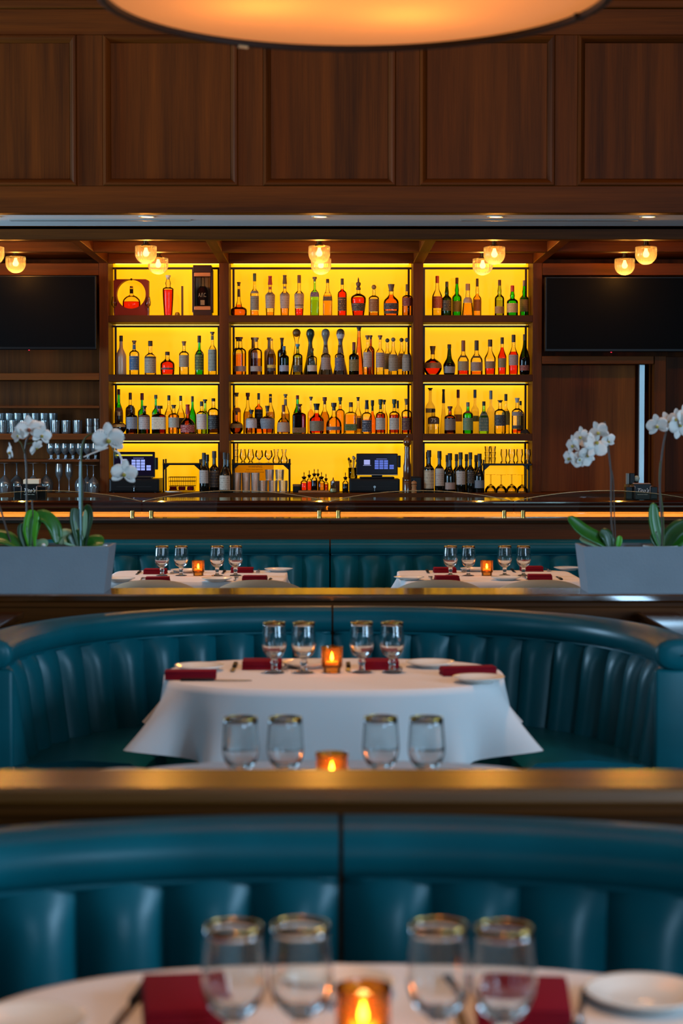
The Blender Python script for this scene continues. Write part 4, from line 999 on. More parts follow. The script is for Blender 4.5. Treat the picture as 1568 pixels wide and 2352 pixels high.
def bottle(cx, top, base_z, w, prof, glass, liq, fill, capc, kind, ch, labels, look, where, D, sq=0, px_base=None):
    s = D / F; x = X_(cx, D); H = Z_(top, D) - base_z; R = w * s / 2; chm = ch * s
    b = thing('bottle', look + ', ' + where, 'bottle', (x, D, base_z + .0004))
    Hg = H - chm * (.62 if kind != 'ball' else .95 if prof != 'clase' else .6)
    pf = smoothprof([(z, r) for z, r in PROF[prof]], 3)
    dep = .82 if sq else 1.0
    gp = [(0, 0.0)] + [(r * R, z * Hg) for z, r in pf]
    sqn = sq or 0
    gm = GL.get(glass) or ceramic(glass)
    neck_r = pf[-1][1] * R
    if sqn:   # square body that turns round at the neck
        lo = [p for p in gp if p[0] > .55 * R or p[1] < .3 * Hg]; hi = [p for p in gp if p not in lo]
        m = MB().lathe(lo + [(hi[0][0] * .9, hi[0][1])], 28, sq=6, dep=dep); m.lathe([(lo[-1][0] * .72, lo[-1][1])] + hi, 20)
    else: m = MB().lathe(gp, 24)
    m.build('glass', gm, b, True, angle=math.radians(50))
    if liq:
        fz = max(.05, min(.97, (base_z + H - (fill - top) * s - base_z) / Hg))
        k = .9; lp = [(0, .006)] + [(r * R * k, .006 + z * (Hg - .006)) for z, r in pf if z < fz] 
        rf = interp(PROF[prof], fz) * R * k; lp += [(rf, fz * Hg), (0, fz * Hg)]
        if sqn: lp = [p for p in lp if p[0] > .5 * R or p[0] == 0]; lp[-1] = (0, lp[-2][1])
        MB().lathe(lp, 24, sq=6 if sqn else 0, dep=dep).build('liquid', spirit(liq), b, True, angle=SM)
    if kind: cap(b, kind, capc, neck_r, H - chm, H)
    for i, lb in enumerate(labels):
        col, y0, y1 = lb[:3]; ink = lb[3] if len(lb) > 3 and lb[3] else ('4a3f36' if sum(lin(col)[:3]) > .45 else 'a8946c')
        za, zb = H - (y1 - top) * s, H - (y0 - top) * s; za = max(za, .004); zb = min(zb, Hg * .99)
        zz = [za + (zb - za) * j / 6 for j in range(7)]
        lp = [(interp(PROF[prof], z / Hg) * R * 1.015 + .0006, z) for z in zz]
        hw = 1.25 if not sqn else 1.0
        o = MB().lathe(lp, 18, sq=6 if sqn else 0, dep=dep, a0=-PI / 2 - hw, a1=-PI / 2 + hw).build('label' if i == 0 else 'neck_label', printed(col, ink), b, True)
        if len(lb) > 4:
            txt, tc, hpx = lb[4:7]; rr = max(r for r, z in lp)
            v, f = text_mb(txt, hpx * s, 0, rr * 1.5)
            v2 = [(p[0], -math.sqrt(max(0, (rr * dep) ** 2 - (0 if sqn else p[0] ** 2))) - .0012, p[2]) for p in v]
            MB().add(v2, f).xf(Matrix.Translation((0, 0, (za + zb) / 2))).build('lettering', plain(tc, .5, key='print'), b, fix=False)
    return b
BAYN = {'L': 'glassware-side bay', 'C': 'middle bay', 'R': 'door-side bay'}
ROWN = ['top shelf', 'second shelf', 'third shelf', 'counter']
GREY, TAN, CRM = '9a8676', 'a88a62', 'cdbfa4'
K = 'cyl'; KO = 'cork'
# (x, top, width, form, glass, liquid, liquid top, cap colour, cap form, cap height, labels, look[, square])
SH = {
('L', 0, 0): [
 (387, 632, 25, 'vase', 'c', 'red', 666, 'b9b4a8', KO, 10, [], 'tall red whisky bottle with silver stopper')],
('L', 1, 0): [
 (279, 771, 24, 'slope', 'a8927a', None, 0, '1a1410', K, 13, [], 'whitened coconut rum bottle with black cap'),
 (309, 782, 23, 'shou', 'c', 'clr', 835, '6b4a2a', KO, 9, [('2d4f70', 818, 850), ('27567c', 792, 803)], 'clear bottle with wide blue label'),
 (346, 783, 27, 'std', 'c', 'yel', 830, '17120e', K, 12, [('8f8676', 823, 857, '2a241c'), ('1c1712', 819, 823)], 'clear rum bottle with black and white engraved label'),
 (385, 808, 33, 'squat', 'c', 'red', 829, '15110e', K, 8, [('3a2a24', 845, 849)], 'squat red cognac flask with black cap'),
 (423, 784, 23, 'shou', 'c', 'clr', 830, '74512c', 'flare', 10, [('8d836f', 816, 843)], 'clear bottle with cork and plain grey label'),
 (458, 771, 21, 'std', 'g', 'gre', 812, '20160e', K, 16, [('3c4a1c', 810, 850, 'b0b838')], 'bright green bottle with dark leaf label'),
 (488, 762, 20, 'std', 'c', 'clr', 800, '6d4c28', KO, 8, [('7e8a80', 803, 852), ('5a5c55', 771, 781)], 'tall clear bottle with pale blue banded label')],
('L', 2, 1): [
 (273, 894, 20, 'slope', 'g', 'gre', 930, '6e2a12', K, 13, [('7a4a2a', 936, 985)], 'green bottle with red-brown capsule and brown label'),
 (299.5, 902, 22, 'shou', 'c', 'clr', 940, '7a3a1a', K, 16, [('5a3212', 930, 985)], 'clear bottle with broad brown label'),
 (326.5, 903, 21, 'std', 'g', 'gre', 940, 'a02020', K, 16, [], 'pale green bottle with red capsule'),
 (358, 907, 20, 'std', 'g', 'gre', 935, '5a5a44', K, 9, [], 'green bottle with grey cap'),
 (388, 908, 21, 'slope', 'c', 'yel', 945, '2c2018', K, 12, [], 'clear vermouth bottle with dark cap behind the grey-labelled flask'),
 (415, 909, 20, 'slope', 'c', 'yel', 948, '2c2018', K, 12, [('4a4020', 960, 985)], 'clear vermouth bottle with dark cap behind the red-necked bottle'),
 (442, 910, 18, 'slope', 'g', 'gre', 930, '3c2a1a', K, 13, [], 'slim vivid green bottle with dark cap'),
 (471, 917, 20, 'std', 'lg', 'yel', 940, '3a3a3a', KO, 9, [], 'pale green bottle with grey stopper')],
('L', 2, 0): [
 (273, 946, 33, 'globe', 'kb', None, 0, 'c9b48a', K, 9, [('b0894a', 974, 981)], 'round black liqueur bottle with gold band'),
 (303, 932, 26, 'shou', 'b', 'dk', 950, '2a1a10', K, 10, [('7d8288', 958, 985)], 'dark amber bottle with silver label'),
 (331.5, 932, 26, 'shou', 'b', 'amb', 958, '2c241c', KO, 8, [('a89a92', 955, 986)], 'amber bottle with pale rounded label'),
 (365, 932, 32, 'shou', 'b', 'dred', 947, '15110d', 'wide', 7, [(CRM, 958, 986)], 'square-shouldered dark red bottle with wide black cap', 6),
 (399, 930, 25, 'shou', 'c', 'ora', 952, '4a3c2c', 'flare', 8, [('a09a88', 959, 982)], 'amber flask with grey label'),
 (431, 929, 34, 'bell', 'b', 'amb', 960, 'a5200f', 'taper', 22, [('8a1f1c', 976, 993, 'e8dccc')], 'bell-shaped bottle with red neck and red label'),
 (463, 922, 24, 'shou', 'c', 'yel', 975, '3a3428', K, 11, [('c9bcae', 951, 986, 'b06a5a')], 'clear bottle with flowery pale label'),
 (490, 915, 26, 'shou', 'c', 'dk', 953, '241a12', K, 7, [('1d1a18', 955, 985, '8a8a80')], 'clear-shouldered bottle of dark liqueur with black label')],
('C', 0, 0): [
 (549, 648, 37, 'pump', 'c', 'ro', 700, '5a3a1c', 'flare', 9, [('5a3a10', 664, 682)], 'squat orange pumpkin-shaped bottle with long neck'),
 (585, 628, 20, 'std', 'c', 'ora', 714, '3c4a28', K, 18, [('7e7460', 680, 712, '1c1a16'), ('8a7a68', 668, 674)], 'tall clear bottle with black tree print label'),
 (620.5, 634, 22.5, 'taper', 'c', 'ora', 717, 'a0101a', 'taper', 20, [(GREY, 672, 708), ('a01818', 659, 665)], 'tapered whisky bottle with red capsule'),
 (654, 632, 22.5, 'taper', 'c', 'ora', 708, '4f3a20', 'taper', 20, [(GREY, 673, 708), ('8a6a4a', 658, 663)], 'tapered whisky bottle with brown capsule and orange remainder'),
 (687, 632, 22.5, 'taper', 'c', 'red', 709, '6a4020', K, 18, [(GREY, 674, 700), ('2a2018', 700, 702), (GREY, 702, 708)], 'tapered whisky bottle with black stripe and red remainder'),
 (722.5, 636, 20, 'std', 'lg', 'yel', 690, '54341a', KO, 10, [('2c2a5c', 671, 682, 'd8b08a')], 'square green-tinted bottle with blue diagonal label', 6),
 (752, 641, 21, 'slope', 'c', 'ora', 678, '2a1a12', K, 9, [('2c1c12', 681, 691)], 'square orange whisky bottle with black diagonal label', 6),
 (785.5, 640, 21, 'shou', 'c', 'red', 664, '2c2216', K, 14, [('2a1408', 683, 714, 'c99a4a')], 'red whisky bottle with black label and orange medallion'),
 (822.5, 636, 35, 'decan', 'c', 'red', 683, '4a3018', 'spire', 30, [('20180f', 697, 714, 'b8a070')], 'wide decanter bottle with spire stopper'),
 (858, 654, 24, 'shou', 'c', 'amb', 718, '8a6a3a', 'ball', 11, [('7a4c1e', 687, 716)], 'clear bottle with big wooden-brown label'),
 (897.5, 653, 35, 'squat', 'c', 'ro', 677, '5a4630', 'flare', 16, [('1c1a22', 697, 711, 'b09a86'), ('201a1c', 714, 721)], 'broad orange bottle with black arched label'),
 (934.5, 653, 24, 'shou', 'c', 'amb', 682, '6a4a22', K, 16, [('7a1e10', 684, 703)], 'amber bottle with dark red label')],
('C', 1, 1): [
 (546, 774, 24, 'shou', 'c', 'ora', 815, '5a3418', KO, 10, [], 'orange tequila bottle behind the low-labelled orange one'),
 (581, 775, 22, 'shou', '8a5226', None, 0, '6a4420', KO, 10, [], 'brown earthenware bottle'),
 (618, 775, 23, 'shou', '9a8068', None, 0, '7a4c24', KO, 11, [], 'grey-brown earthenware bottle'),
 (647.5, 776, 21, 'shou', 'kb', None, 0, '4a2c16', 'flare', 10, [], 'near-black bottle with flared stopper'),
 (681, 755, 30, 'clase', 'c', None, 0, '7a4c1c', 'ball', 19, [], 'clear waisted bottle with brown dome stopper'),
 (712.5, 755, 34, 'clase', '24382c', None, 0, '2c3f2c', 'ball', 19, [], 'dark green waisted ceramic decanter with ball top'),
 (747.5, 755, 34, 'clase', '7c7468', None, 0, '857b6c', 'ball', 19, [], 'grey waisted ceramic decanter with ball top'),
 (781.5, 755, 34, 'clase', '5a4f5c', None, 0, '5c4630', 'ball', 19, [('cfc4bc', 768, 778, '2a2450')], 'painted waisted ceramic decanter with silver collar'),
 (824, 752, 24, 'cone', 'am', 'ora', 775, '5a3a18', 'flare', 8, [], 'slim tall amber cone bottle'),
 (851, 770, 18, 'shou', 'b', 'brn', 800, '5a3818', KO, 9, [], 'dark amber bottle behind the orange-bottomed tequila'),
 (889, 777, 20, 'slope', 'c', 'yel', 820, '5a5a4a', 'ball', 10, [('8d7c4c', 812, 848)], 'clear flat flask with ball stopper near the tequilas'),
 (921.5, 776, 20, 'slope', 'c', 'yel', 820, '5a5a4a', 'ball', 10, [('7c5c2c', 812, 848)], 'clear flat flask with ball stopper near the pillar')],
('C', 1, 0): [
 (552, 774, 27, 'shou', 'c', 'ora', 812, '6b4424', KO, 10, [('9c8478', 841, 853)], 'orange tequila bottle with low grey label'),
 (588.5, 775, 27, 'shou', 'c', 'brn', 823, '8a6a40', KO, 10, [('9c8a7c', 841, 853)], 'half-full brown tequila bottle with low grey label'),
 (623.5, 778, 20, 'slope', 'c', 'brn', 813, 'a88a4c', K, 5, [('2a1c10', 846, 852), ('c9a43c', 838, 845)], 'slim clear bottle with small yellow and black labels'),
 (652.5, 795, 22, 'shou', 'dg', 'dk', 835, '2a6a92', K, 9, [('8d92a0', 839, 853)], 'dark bottle with blue stopper and silver label'),
 (683.5, 790, 22.5, 'shou', 'ol', 'brn', 822, '2a7a9c', KO, 11, [('2a2410', 839, 854)], 'olive bottle with blue stopper and black label'),
 (716.5, 800, 22.5, 'shou', 'c', 'dk', 850, '1c1410', K, 6, [('b4a898', 839, 853)], 'clear bottle with white label before the dark green decanter'),
 (748, 793, 22, 'shou', 'c', 'clr', 820, '1a1210', K, 5, [('8a7a70', 821, 849)], 'black-capped bottle with tall grey label'),
 (779.5, 793, 22, 'shou', 'c', 'clr', 820, '1a1210', K, 5, [('47465c', 822, 851)], 'black-capped bottle with slate blue label'),
 (812.5, 786, 23, 'shou', 'dg', 'brn', 815, '5a1a16', K, 18, [('6a5a24', 826, 852)], 'dark green-brown bottle with maroon capsule'),
 (843.5, 770, 20.5, 'std', 'c', 'ora', 846, '6a4a24', KO, 10, [('a29488', 809, 843)], 'clear tequila bottle with orange remainder and tall label'),
 (872.5, 770, 20, 'std', 'c', 'clr', 846, '6a4420', KO, 10, [('9a8a80', 810, 844)], 'clear tequila bottle with tall label and clear remainder'),
 (902.5, 775, 22, 'slope', 'c', 'yel', 826, '5e5e56', 'ball', 10, [('837a66', 814, 852)], 'clear flask with ball stopper and arched label near the tequilas'),
 (933.5, 776, 22, 'slope', 'c', 'yel', 826, '5e5e56', 'ball', 10, [('8a8272', 814, 852)], 'clear flask with ball stopper and arched label near the pillar')],
('C', 2, 1): [
 (543.5, 902, 20, 'std', 'c', 'ora', 936, '7a5228', 'flare', 9, [('c96a1e', 937, 947, '2a1408')], 'bourbon bottle with cork and black animal print'),
 (569, 902, 21, 'slope', 'c', 'brn', 945, '7a1c18', KO, 17, [], 'bourbon bottle with dark red capsule'),
 (594, 903, 19, 'shou', 'c', 'ro', 928, '6e6a64', K, 15, [('1a1212', 940, 985)], 'orange-shouldered bottle with black label'),
 (621, 905, 20, 'slope', 'c', 'brn', 946, '4a3a28', K, 6, [('6a5448', 913, 925)], 'clear bourbon bottle with grey neck label'),
 (655.5, 905, 20, 'slope', 'c', 'brn', 950, '7a6448', KO, 9, [('7c6a58', 917, 932)], 'clear bourbon bottle with tan neck label'),
 (683, 908, 21, 'slope', 'g', 'gre', 935, '8a1c18', K, 9, [], 'green whiskey bottle with red cap'),
 (714, 911, 17, 'std', 'c', 'ora', 940, '5a3c1e', KO, 9, [], 'slim orange bourbon bottle with cork'),
 (745.5, 912, 22, 'slope', 'c', 'amb', 946, '6a2016', KO, 17, [], 'amber bottle with maroon capsule'),
 (781, 912, 21, 'shou', 'c', 'ora', 932, '4a4a1c', KO, 17, [], 'orange bottle with green-brown capsule'),
 (822, 912, 17, 'slope', 'c', 'brn', 955, '4a3418', 'flare', 9, [('6e3a12', 960, 985)], 'long-necked clear bourbon bottle'),
 (855, 919, 17, 'slope', 'c', 'ro', 945, '2a1c12', KO, 25, [], 'bright orange bottle with black capsule'),
 (882, 918, 17, 'slope', 'c', 'ora', 949, '1a1410', KO, 11, [], 'orange bottle with short black stopper'),
 (913, 920, 15, 'slope', 'c', 'ora', 950, '1c1612', K, 18, [], 'narrow orange bottle with slim black neck')],
('C', 2, 0): [
 (543, 945, 30, 'globe', 'am', 'brn', 978, '4a2a10', K, 8, [('8a6a32', 973, 983)], 'squat round amber decanter with tan label'),
 (577, 941, 26, 'shou', 'c', 'amb', 972, '2a1c14', KO, 10, [('b8b4b4', 961, 983, '1c1c20')], 'bottle with white label and black stag'),
 (614, 932, 34, 'decan', 'c', 'ro', 957, '3a2c1c', 'flare', 13, [('7a7c80', 961, 985, '18181c')], 'wide-shouldered bourbon with silver oval label'),
 (651, 930, 30, 'bell', 'c', 'amb', 968, '6a2a14', K, 16, [('a5907a', 970, 992, 'a03a20')], 'bell-shaped bourbon with cream script label'),
 (687, 928, 31, 'shou', 'b', 'dred', 948, '3c2410', KO, 7, [('6a4210', 982, 994)], 'broad dark amber bottle with low gold label', 5),
 (727, 927, 34, 'squat', 'c', 'red', 949, '1c1410', 'flare', 15, [('7a6a4e', 967, 990, '2c2416')], 'broad red-orange bottle with tan shield label'),
 (766.5, 925, 36, 'bell', 'c', 'ora', 958, '2c1c12', KO, 18, [('5c5458', 980, 988)], 'bell-shaped orange bottle with grey band'),
 (805.5, 924, 28, 'shou', 'c', 'ora', 952, '4a3424', K, 11, [('3c5414', 974, 989)], 'square orange bottle with green lower label', 6),
 (842, 919, 23, 'shou', 'c', 'ora', 963, '23222c', 'taper', 21, [('1e2030', 965, 992, 'd8d4cc')], 'bottle with black capsule and navy label'),
 (873.5, 917, 22, 'shou', 'c', 'dred', 951, '2a3a1c', KO, 23, [('b0a898', 960, 987)], 'dark red bottle with white label, third from the mill pillar'),
 (905, 917, 23, 'shou', 'c', 'dred', 953, '2a3a1c', KO, 20, [('b0a898', 960, 987)], 'dark red bottle with white label, second from the mill pillar'),
 (933.5, 916, 24, 'shou', 'c', 'dred', 957, '6a4a22', 'flare', 14, [('4a1c10', 960, 988, 'b08a4a')], 'dark red rum bottle with wooden stopper')],
('R', 0, 1): [
 (1048, 638, 22.5, 'bulb', 'g', 'gre', 690, '54240f', K, 14, [('8a7a2c', 692, 716)], 'bright green bottle with dark capsule and tan label'),
 (1094.5, 640, 19, 'bulb', 'c', 'ora', 675, '4a2a14', K, 18, [('a5601e', 688, 714)], 'amber bottle with brown capsule behind the cone flask'),
 (1202, 644, 21, 'bulb', 'g', 'gre', 685, '8a7a6a', K, 13, [('a08458', 683, 716)], 'green bottle with grey capsule and tall tan label')],
('R', 0, 0): [
 (1003, 634, 24, 'slope', 'c', 'yel', 712, 'b8371a', K, 16, [('a0400f', 681, 708)], 'clear bottle with orange-red cap and label'),
 (1025, 647, 22.5, 'bulb', 'dg', 'gre', 690, '2a2c12', K, 12, [('1c160e', 690, 714, 'b09a4a')], 'dark green bottle with black label'),
 (1073, 652, 27, 'conic', 'c', 'ora', 697, '8a6a50', K, 15, [('a08a78', 683, 696)], 'cone-shaped amber flask with grey band'),
 (1145.5, 643, 22, 'bulb', 'ol', 'yel', 690, '4a2414', K, 13, [('8a6a34', 704, 720)], 'olive smoky bottle with brown label'),
 (1175, 656, 26, 'bulb', 'g', 'gre', 700, 'b01c1c', K, 14, [('b59a66', 697, 718)], 'round-shouldered green bottle with red capsule')],
('R', 1, 0): [
 (993, 795, 42, 'round', 'c', 'red', 829, '6a4a1c', 'flare', 19, [('8a5a34', 833, 846)], 'round red fluted cognac decanter'),
 (1031, 791, 28, 'bene', 'dg', 'dk', 835, '1c1a14', K, 9, [('8c8a84', 842, 857)], 'dark liqueur bottle with round white label'),
 (1063, 782, 26, 'slope', 'c', 'red', 851, '7a4020', K, 25, [('8d7c5a', 830, 851), ('2a2010', 817, 821)], 'cognac bottle with brown capsule and tan label'),
 (1093.5, 782, 28, 'slope', 'c', 'ro', 853, '2a2416', K, 23, [('8c7868', 832, 852), ('2a2010', 818, 822)], 'cognac bottle with black capsule and wide grey label'),
 (1124.5, 780, 26, 'fan', 'c', 'red', 846, '3a2c1a', K, 16, [('8c6c4c', 830, 846)], 'clear tapered cognac bottle with red foot'),
 (1152, 775, 20, 'fan', 'c', 'red', 798, '2c2a1c', K, 15, [('7c6c44', 823, 844)], 'slim red bottle full to the neck'),
 (1178, 769, 23, 'fan', 'c', 'red', 808, '2c2a20', K, 17, [('a08a80', 815, 839)], 'red cognac bottle with white label and black cap'),
 (1203.5, 768, 25, 'champ', 'dg', 'dk', 820, '2a2414', K, 14, [('7a2a1c', 839, 851, 'c9b48a')], 'dark green frosted cognac bottle with red label')],
('R', 2, 1): [
 (987.5, 891, 22, 'std', 'f', 'clr', 940, '3a2a1c', KO, 6, [('d8b868', 938, 948, '2c2410')], 'tall frosted vodka bottle with black stopper'),
 (1018, 894, 17, 'cone', 'f', 'clr', 940, '2c2a16', 'taper', 32, [], 'tall clear bottle with slanted black neck wrap'),
 (1051.5, 895, 19, 'std', 'f', 'clr', 945, '8a1c16', K, 19, [('d87a2c', 952, 968)], 'frosted vodka bottle with red capsule and orange print'),
 (1090, 895, 19, 'std', 'f', 'clr', 945, '4a5358', K, 19, [('8a8a4a', 955, 968)], 'frosted vodka bottle with blue-grey capsule'),
 (1126.5, 897, 20, 'std', 'f', 'clr', 945, '9a8c7c', K, 20, [], 'frosted vodka bottle with pale capsule'),
 (1161, 905, 19, 'std', 'c', 'yel', 940, '3a3418', K, 16, [('a08a3a', 944, 976)], 'clear bottle with dark cap and olive label'),
 (1194.5, 921, 17, 'shou', 'c', 'yel', 960, '1a1612', K, 10, [('b8963a', 950, 990)], 'small-necked clear bottle with black cap')],
('R', 2, 0): [
 (995, 939, 26, 'shou', 'c', 'clr', 980, '1c1610', K, 8, [('4a3014', 958, 974, '4a3014', '75', 'e8dcc0', 9)], 'clear gin flask with dark number label', 6),
 (1033, 933, 26, 'shou', 'b', 'dk', 960, '6a2c18', 'cork', 11, [('7a6c60', 962, 988, '4a4038')], 'brown apothecary gin bottle'),
 (1074, 924, 24, 'shou', 'g', 'gre', 958, '7c7468', K, 10, [('5c7a54', 960, 988), ('7a1a14', 943, 949)], 'vivid green gin bottle with red seal'),
 (1110.5, 922, 22, 'slope', 'lg', 'clr', 940, '1c1c1e', K, 10, [('4c5e4c', 945, 990)], 'square pale green bottle with slate label', 6),
 (1148, 919, 27, 'shou', 'c', 'yel', 966, '2a1c14', KO, 6, [('2a2c2a', 953, 978, '9a948a')], 'clear bottle with round black and silver label'),
 (1187, 914, 25, 'shou', 'c', 'pink', 986, 'b0aca2', 'flare', 11, [('8c8078', 946, 955), ('1c1614', 977, 985)], 'clear bottle with dark band and pink remainder')],
}
for (bay, row, back), items in SH.items():
    Dp = 14.335 if back else 14.20
    for it in items:
        (cx, top, w, prof, gl, lq, fill, cc, kd, ch, labs, look) = it[:12]; sq = it[12] if len(it) > 12 else 0
        where = ('rear of ' if back else '') + ROWN[row] + ', ' + BAYN[bay]
        bottle(cx, top, ZSH[row], w, prof, gl, lq, fill, cc, kd, ch, labs, look, where, Dp, sq)
# wine bottles on the counter
WINE = [
 (468, 1040, 21, 'bord', '1c1a1a', [('a8a096', 1080, 1110)], 'dark wine bottle with square white label, beside the wire basket', 13.985),
 (475.5, 1044, 19, 'bord', '1c1a1a', [], 'dark wine bottle hidden behind the white-labelled one, beside the wire basket', 14.2),
 (491.5, 1036, 23, 'bord', '2a2a2c', [('3c4046', 1075, 1119)], 'dark wine bottle with tall slate label, beside the wire basket', 14.06),
 (516, 1039, 25, 'burg', '1a1412', [('b4aa98', 1092, 1125, '241c16')], 'dark wine bottle with cream figure label before the pillar', 13.955),
 (523, 1041, 20, 'burg', '2c1a14', [], 'dark wine bottle pressed against the pillar behind the figure label', 14.04),
 (985, 1034, 24, 'bord', '1c1814', [('b3a486', 1074, 1122)], 'wine bottle with very tall cream label, at the mill pillar', 14.04),
 (1009, 1036, 22, 'bord', '14100e', [('aea394', 1087, 1116), ('b0aca0', 1076, 1087)], 'wine bottle with cream label and silver medallion', 14.04),
 (1033, 1041, 24, 'burg', '14100e', [('a08a7c', 1108, 1124, '6a4a44')], 'wine bottle with low pinkish label', 14.04),
 (1057.5, 1039, 22, 'bord', '1c2014', [('b4aca0', 1082, 1113, '3c3c40')], 'wine bottle with white landscape label', 14.04),
 (1080, 1039, 20, 'bord', '14160e', [('2a2420', 1082, 1110)], 'wine bottle with black label', 14.05),
 (1101, 1042, 23, 'burg', '14100e', [('6e7880', 1103, 1121)], 'wine bottle with low blue-grey label, beside the stemware rack', 14.04),
 (982, 1038, 18, 'bord', '1a1614', [], 'rear wine bottle behind the very tall cream label', 14.2),
 (1010, 1040, 18, 'bord', '1a1614', [], 'rear wine bottle behind the silver medallion bottle', 14.2),
 (1027, 1045, 18, 'bord', '1a1614', [], 'rear wine bottle behind the low pinkish label', 14.2),
 (1048, 1043, 18, 'bord', '1a1614', [], 'rear wine bottle behind the landscape label', 14.2),
 (1071, 1043, 18, 'bord', '1a1614', [], 'rear wine bottle behind the black label', 14.2),
 (1093, 1045, 18, 'bord', '1a1614', [], 'rear wine bottle behind the blue-grey label', 14.2)]
for (cx, top, w, prof, cc, labs, look, Dw) in WINE:
    bottle(cx, top, ZCT, w, prof, 'k', None, 0, cc, 'cyl', 16, labs, look, 'on the back counter' if len(look.split()) < 12 else 'counter', Dw)

# ---- presentation pieces on the top shelf
z0 = ZSH[0] + .0005
def hpx(py, D): return Z_(py, D)
D1 = 14.27
pc = thing('presentation_case', 'red-brown square display case with round opening, top shelf, bay by the glassware', 'case', (X_(303, D1), D1, z0))
hw = 40 / F * D1; hh = hpx(642, D1) - z0; R = 33.5 / F * D1; cz = hpx(676, D1) - z0
n = 48; outer = []
for i in range(n):
    a = 2 * PI * i / n; c, s_ = math.cos(a), math.sin(a)
    k = min(hw / abs(c) if abs(c) > 1e-6 else 9, ((hh - cz) if s_ > 0 else cz) / abs(s_) if abs(s_) > 1e-6 else 9); outer.append((c * k, cz + s_ * k))
P = []
for y in (-.03, .05):
    P += [(x, y, z) for x, z in outer] + [(R * math.cos(2 * PI * i / n), y, cz + R * math.sin(2 * PI * i / n)) for i in range(n)]
fs = []
for i in range(n):
    j = (i + 1) % n
    fs += [(i, j, n + j, n + i), (2 * n + j, 2 * n + i, 3 * n + i, 3 * n + j), (i, 2 * n + i, 2 * n + j, j), (n + j, 3 * n + j, 3 * n + i, n + i)]
MB().add(P, fs).build('case_body', plain('7a1c08', .5, key='red_lacquer', spec=.25), pc)
MB().lathe([(0, -.008), (.008, -.006), (.008, .008), (0, .009)], 10, c=(0, 0, hh)).build('knob', bronze, pc, True)
zd = z0 + cz - R + .0008
dec = thing('decanter', 'round decanter of red cognac standing inside the display case opening', 'bottle', (X_(303, D1), D1 + .008, zd))
H = hpx(660, D1) - zd; Rr = 20.5 / F * D1
pf = [(0, .78), (.04, .92), (.22, 1), (.42, .92), (.56, .62), (.63, .3), (.70, .2), (1, .2)]
MB().lathe([(0, 0)] + [(r * Rr, z * H) for z, r in smoothprof(pf, 4)], 28, dep=.7).build('glass', GL['c'], dec, True)
MB().lathe([(0, .003)] + [(r * Rr * .92, .003 + z * H) for z, r in smoothprof(pf, 4) if z < .34] + [(0, .345 * H)], 28, dep=.7).build('liquid', spirit('red'), dec, True)
MB().lathe([(0, H * .72), (.012, H * .72), (.012, H * .93), (0, H * .93)], 4).build('neck_tag', plain('1c120c', .4, key='black_tag'), dec)
MB().lathe([(0, H * .97), (.011, H * .97), (.013, H * 1.06), (0, H * 1.07)], 14).build('stopper', gold, dec, True)
def lathe_glass(name, lab, cat, px, D, z, prof, group=None, mat=None, flute=None, flip=None, n=28):
    pf = [(r, h) for r, h in prof]
    if flip: pf = [(r, flip - h) for r, h in pf]
    o = MB().lathe(pf, n, flute=flute).build(name, mat or thin('f6f6ee', .28), None, True, loc=(X_(px, D), D, z + .0004), angle=math.radians(40))
    return tag(o, lab, cat, group)
snif = [(0, 0), (.016, 0), (.016, .002), (.003, .004), (.0025, .06), (.008, .066), (.019, .08), (.021, .1), (.017, .125), (.014, .145)]
lathe_glass('snifter', 'tall thin tasting glass at the pillar side of the display case', 'glass', 263.5, 14.2, z0, snif)
lathe_glass('snifter', 'tall thin tasting glass at the whisky side of the display case', 'glass', 341, 14.2, z0, snif)
lathe_glass('glass_stopper', 'small dome-shaped glass stopper lying before the wooden stick, top shelf', 'stopper', 408, 14.2, z0, [(0, 0), (.02, 0), (.0195, .012), (.014, .026), (0, .031)], mat=plain('7a5a1c', .12, key='smoky_glass', coat=.6))
wsk = thing('wooden_stick', 'slim dark wooden stick standing upright on a foot, top shelf', 'stick', (X_(419.5, 14.25), 14.25, z0))
hs_ = hpx(657, 14.25) - z0
MB().bbox(-.008, .008, -.006, .006, .006, hs_, .002).build('stick', plain('5a3210', .5, key='walnut'), wsk)
MB().bbox(-.013, .013, -.013, .013, 0, .006, .001).build('foot', plain('4a2a10', .5, key='walnut_dark'), wsk)
dc = thing('display_case', 'tall copper-banded glass display case holding a whisky bottle, top shelf', 'case', (X_(466.5, D1), D1, z0))
w_ = 23.5 / F * D1; hC = min(hpx(608, D1), ZBM - .004) - z0
mah = plain('30100a', .4, key='dark_mahogany', spec=.3); cop = plain('c07440', .4, .3, key='copper')
MB().bbox(-w_ * .9, w_ * .9, -.06, .06, 0, .045, .004).build('base', mah, dc)
MB().bbox(-w_ * .9, w_ * .9, -.06, .06, hC - .055, hC, .004).build('top_cap', mah, dc)
for zz in (.045, hC - .085): MB().bbox(-w_ * .8, w_ * .8, -.062, .05, zz, zz + .030, .004).build('copper_band', cop, dc)
MB().box(-w_ * .72, w_ * .72, .048, .055, .07, hC - .08).build('back_panel', plain('c4b8ac', .6, key='grey_card'), dc)
for x in (-w_ * .93, -w_ * .78, w_ * .80, w_ * .94): MB().bbox(x - .005, x + .005, -.055, .055, .03, hC - .03, .002).build('upright', mah, dc)
MB().box(-w_ * .76, w_ * .76, -.058, -.055, .075, hC - .085).build('glass_front', thin('f4f0e8', .2), dc)
wb = thing('bottle', 'dark whisky bottle with white letters inside the copper-banded case', 'bottle', (X_(466.5, D1), D1 - .002, z0 + .0455 + .03))
Hb = hpx(634, D1) - z0 - .0455 - .03; Rb = 12 / F * D1
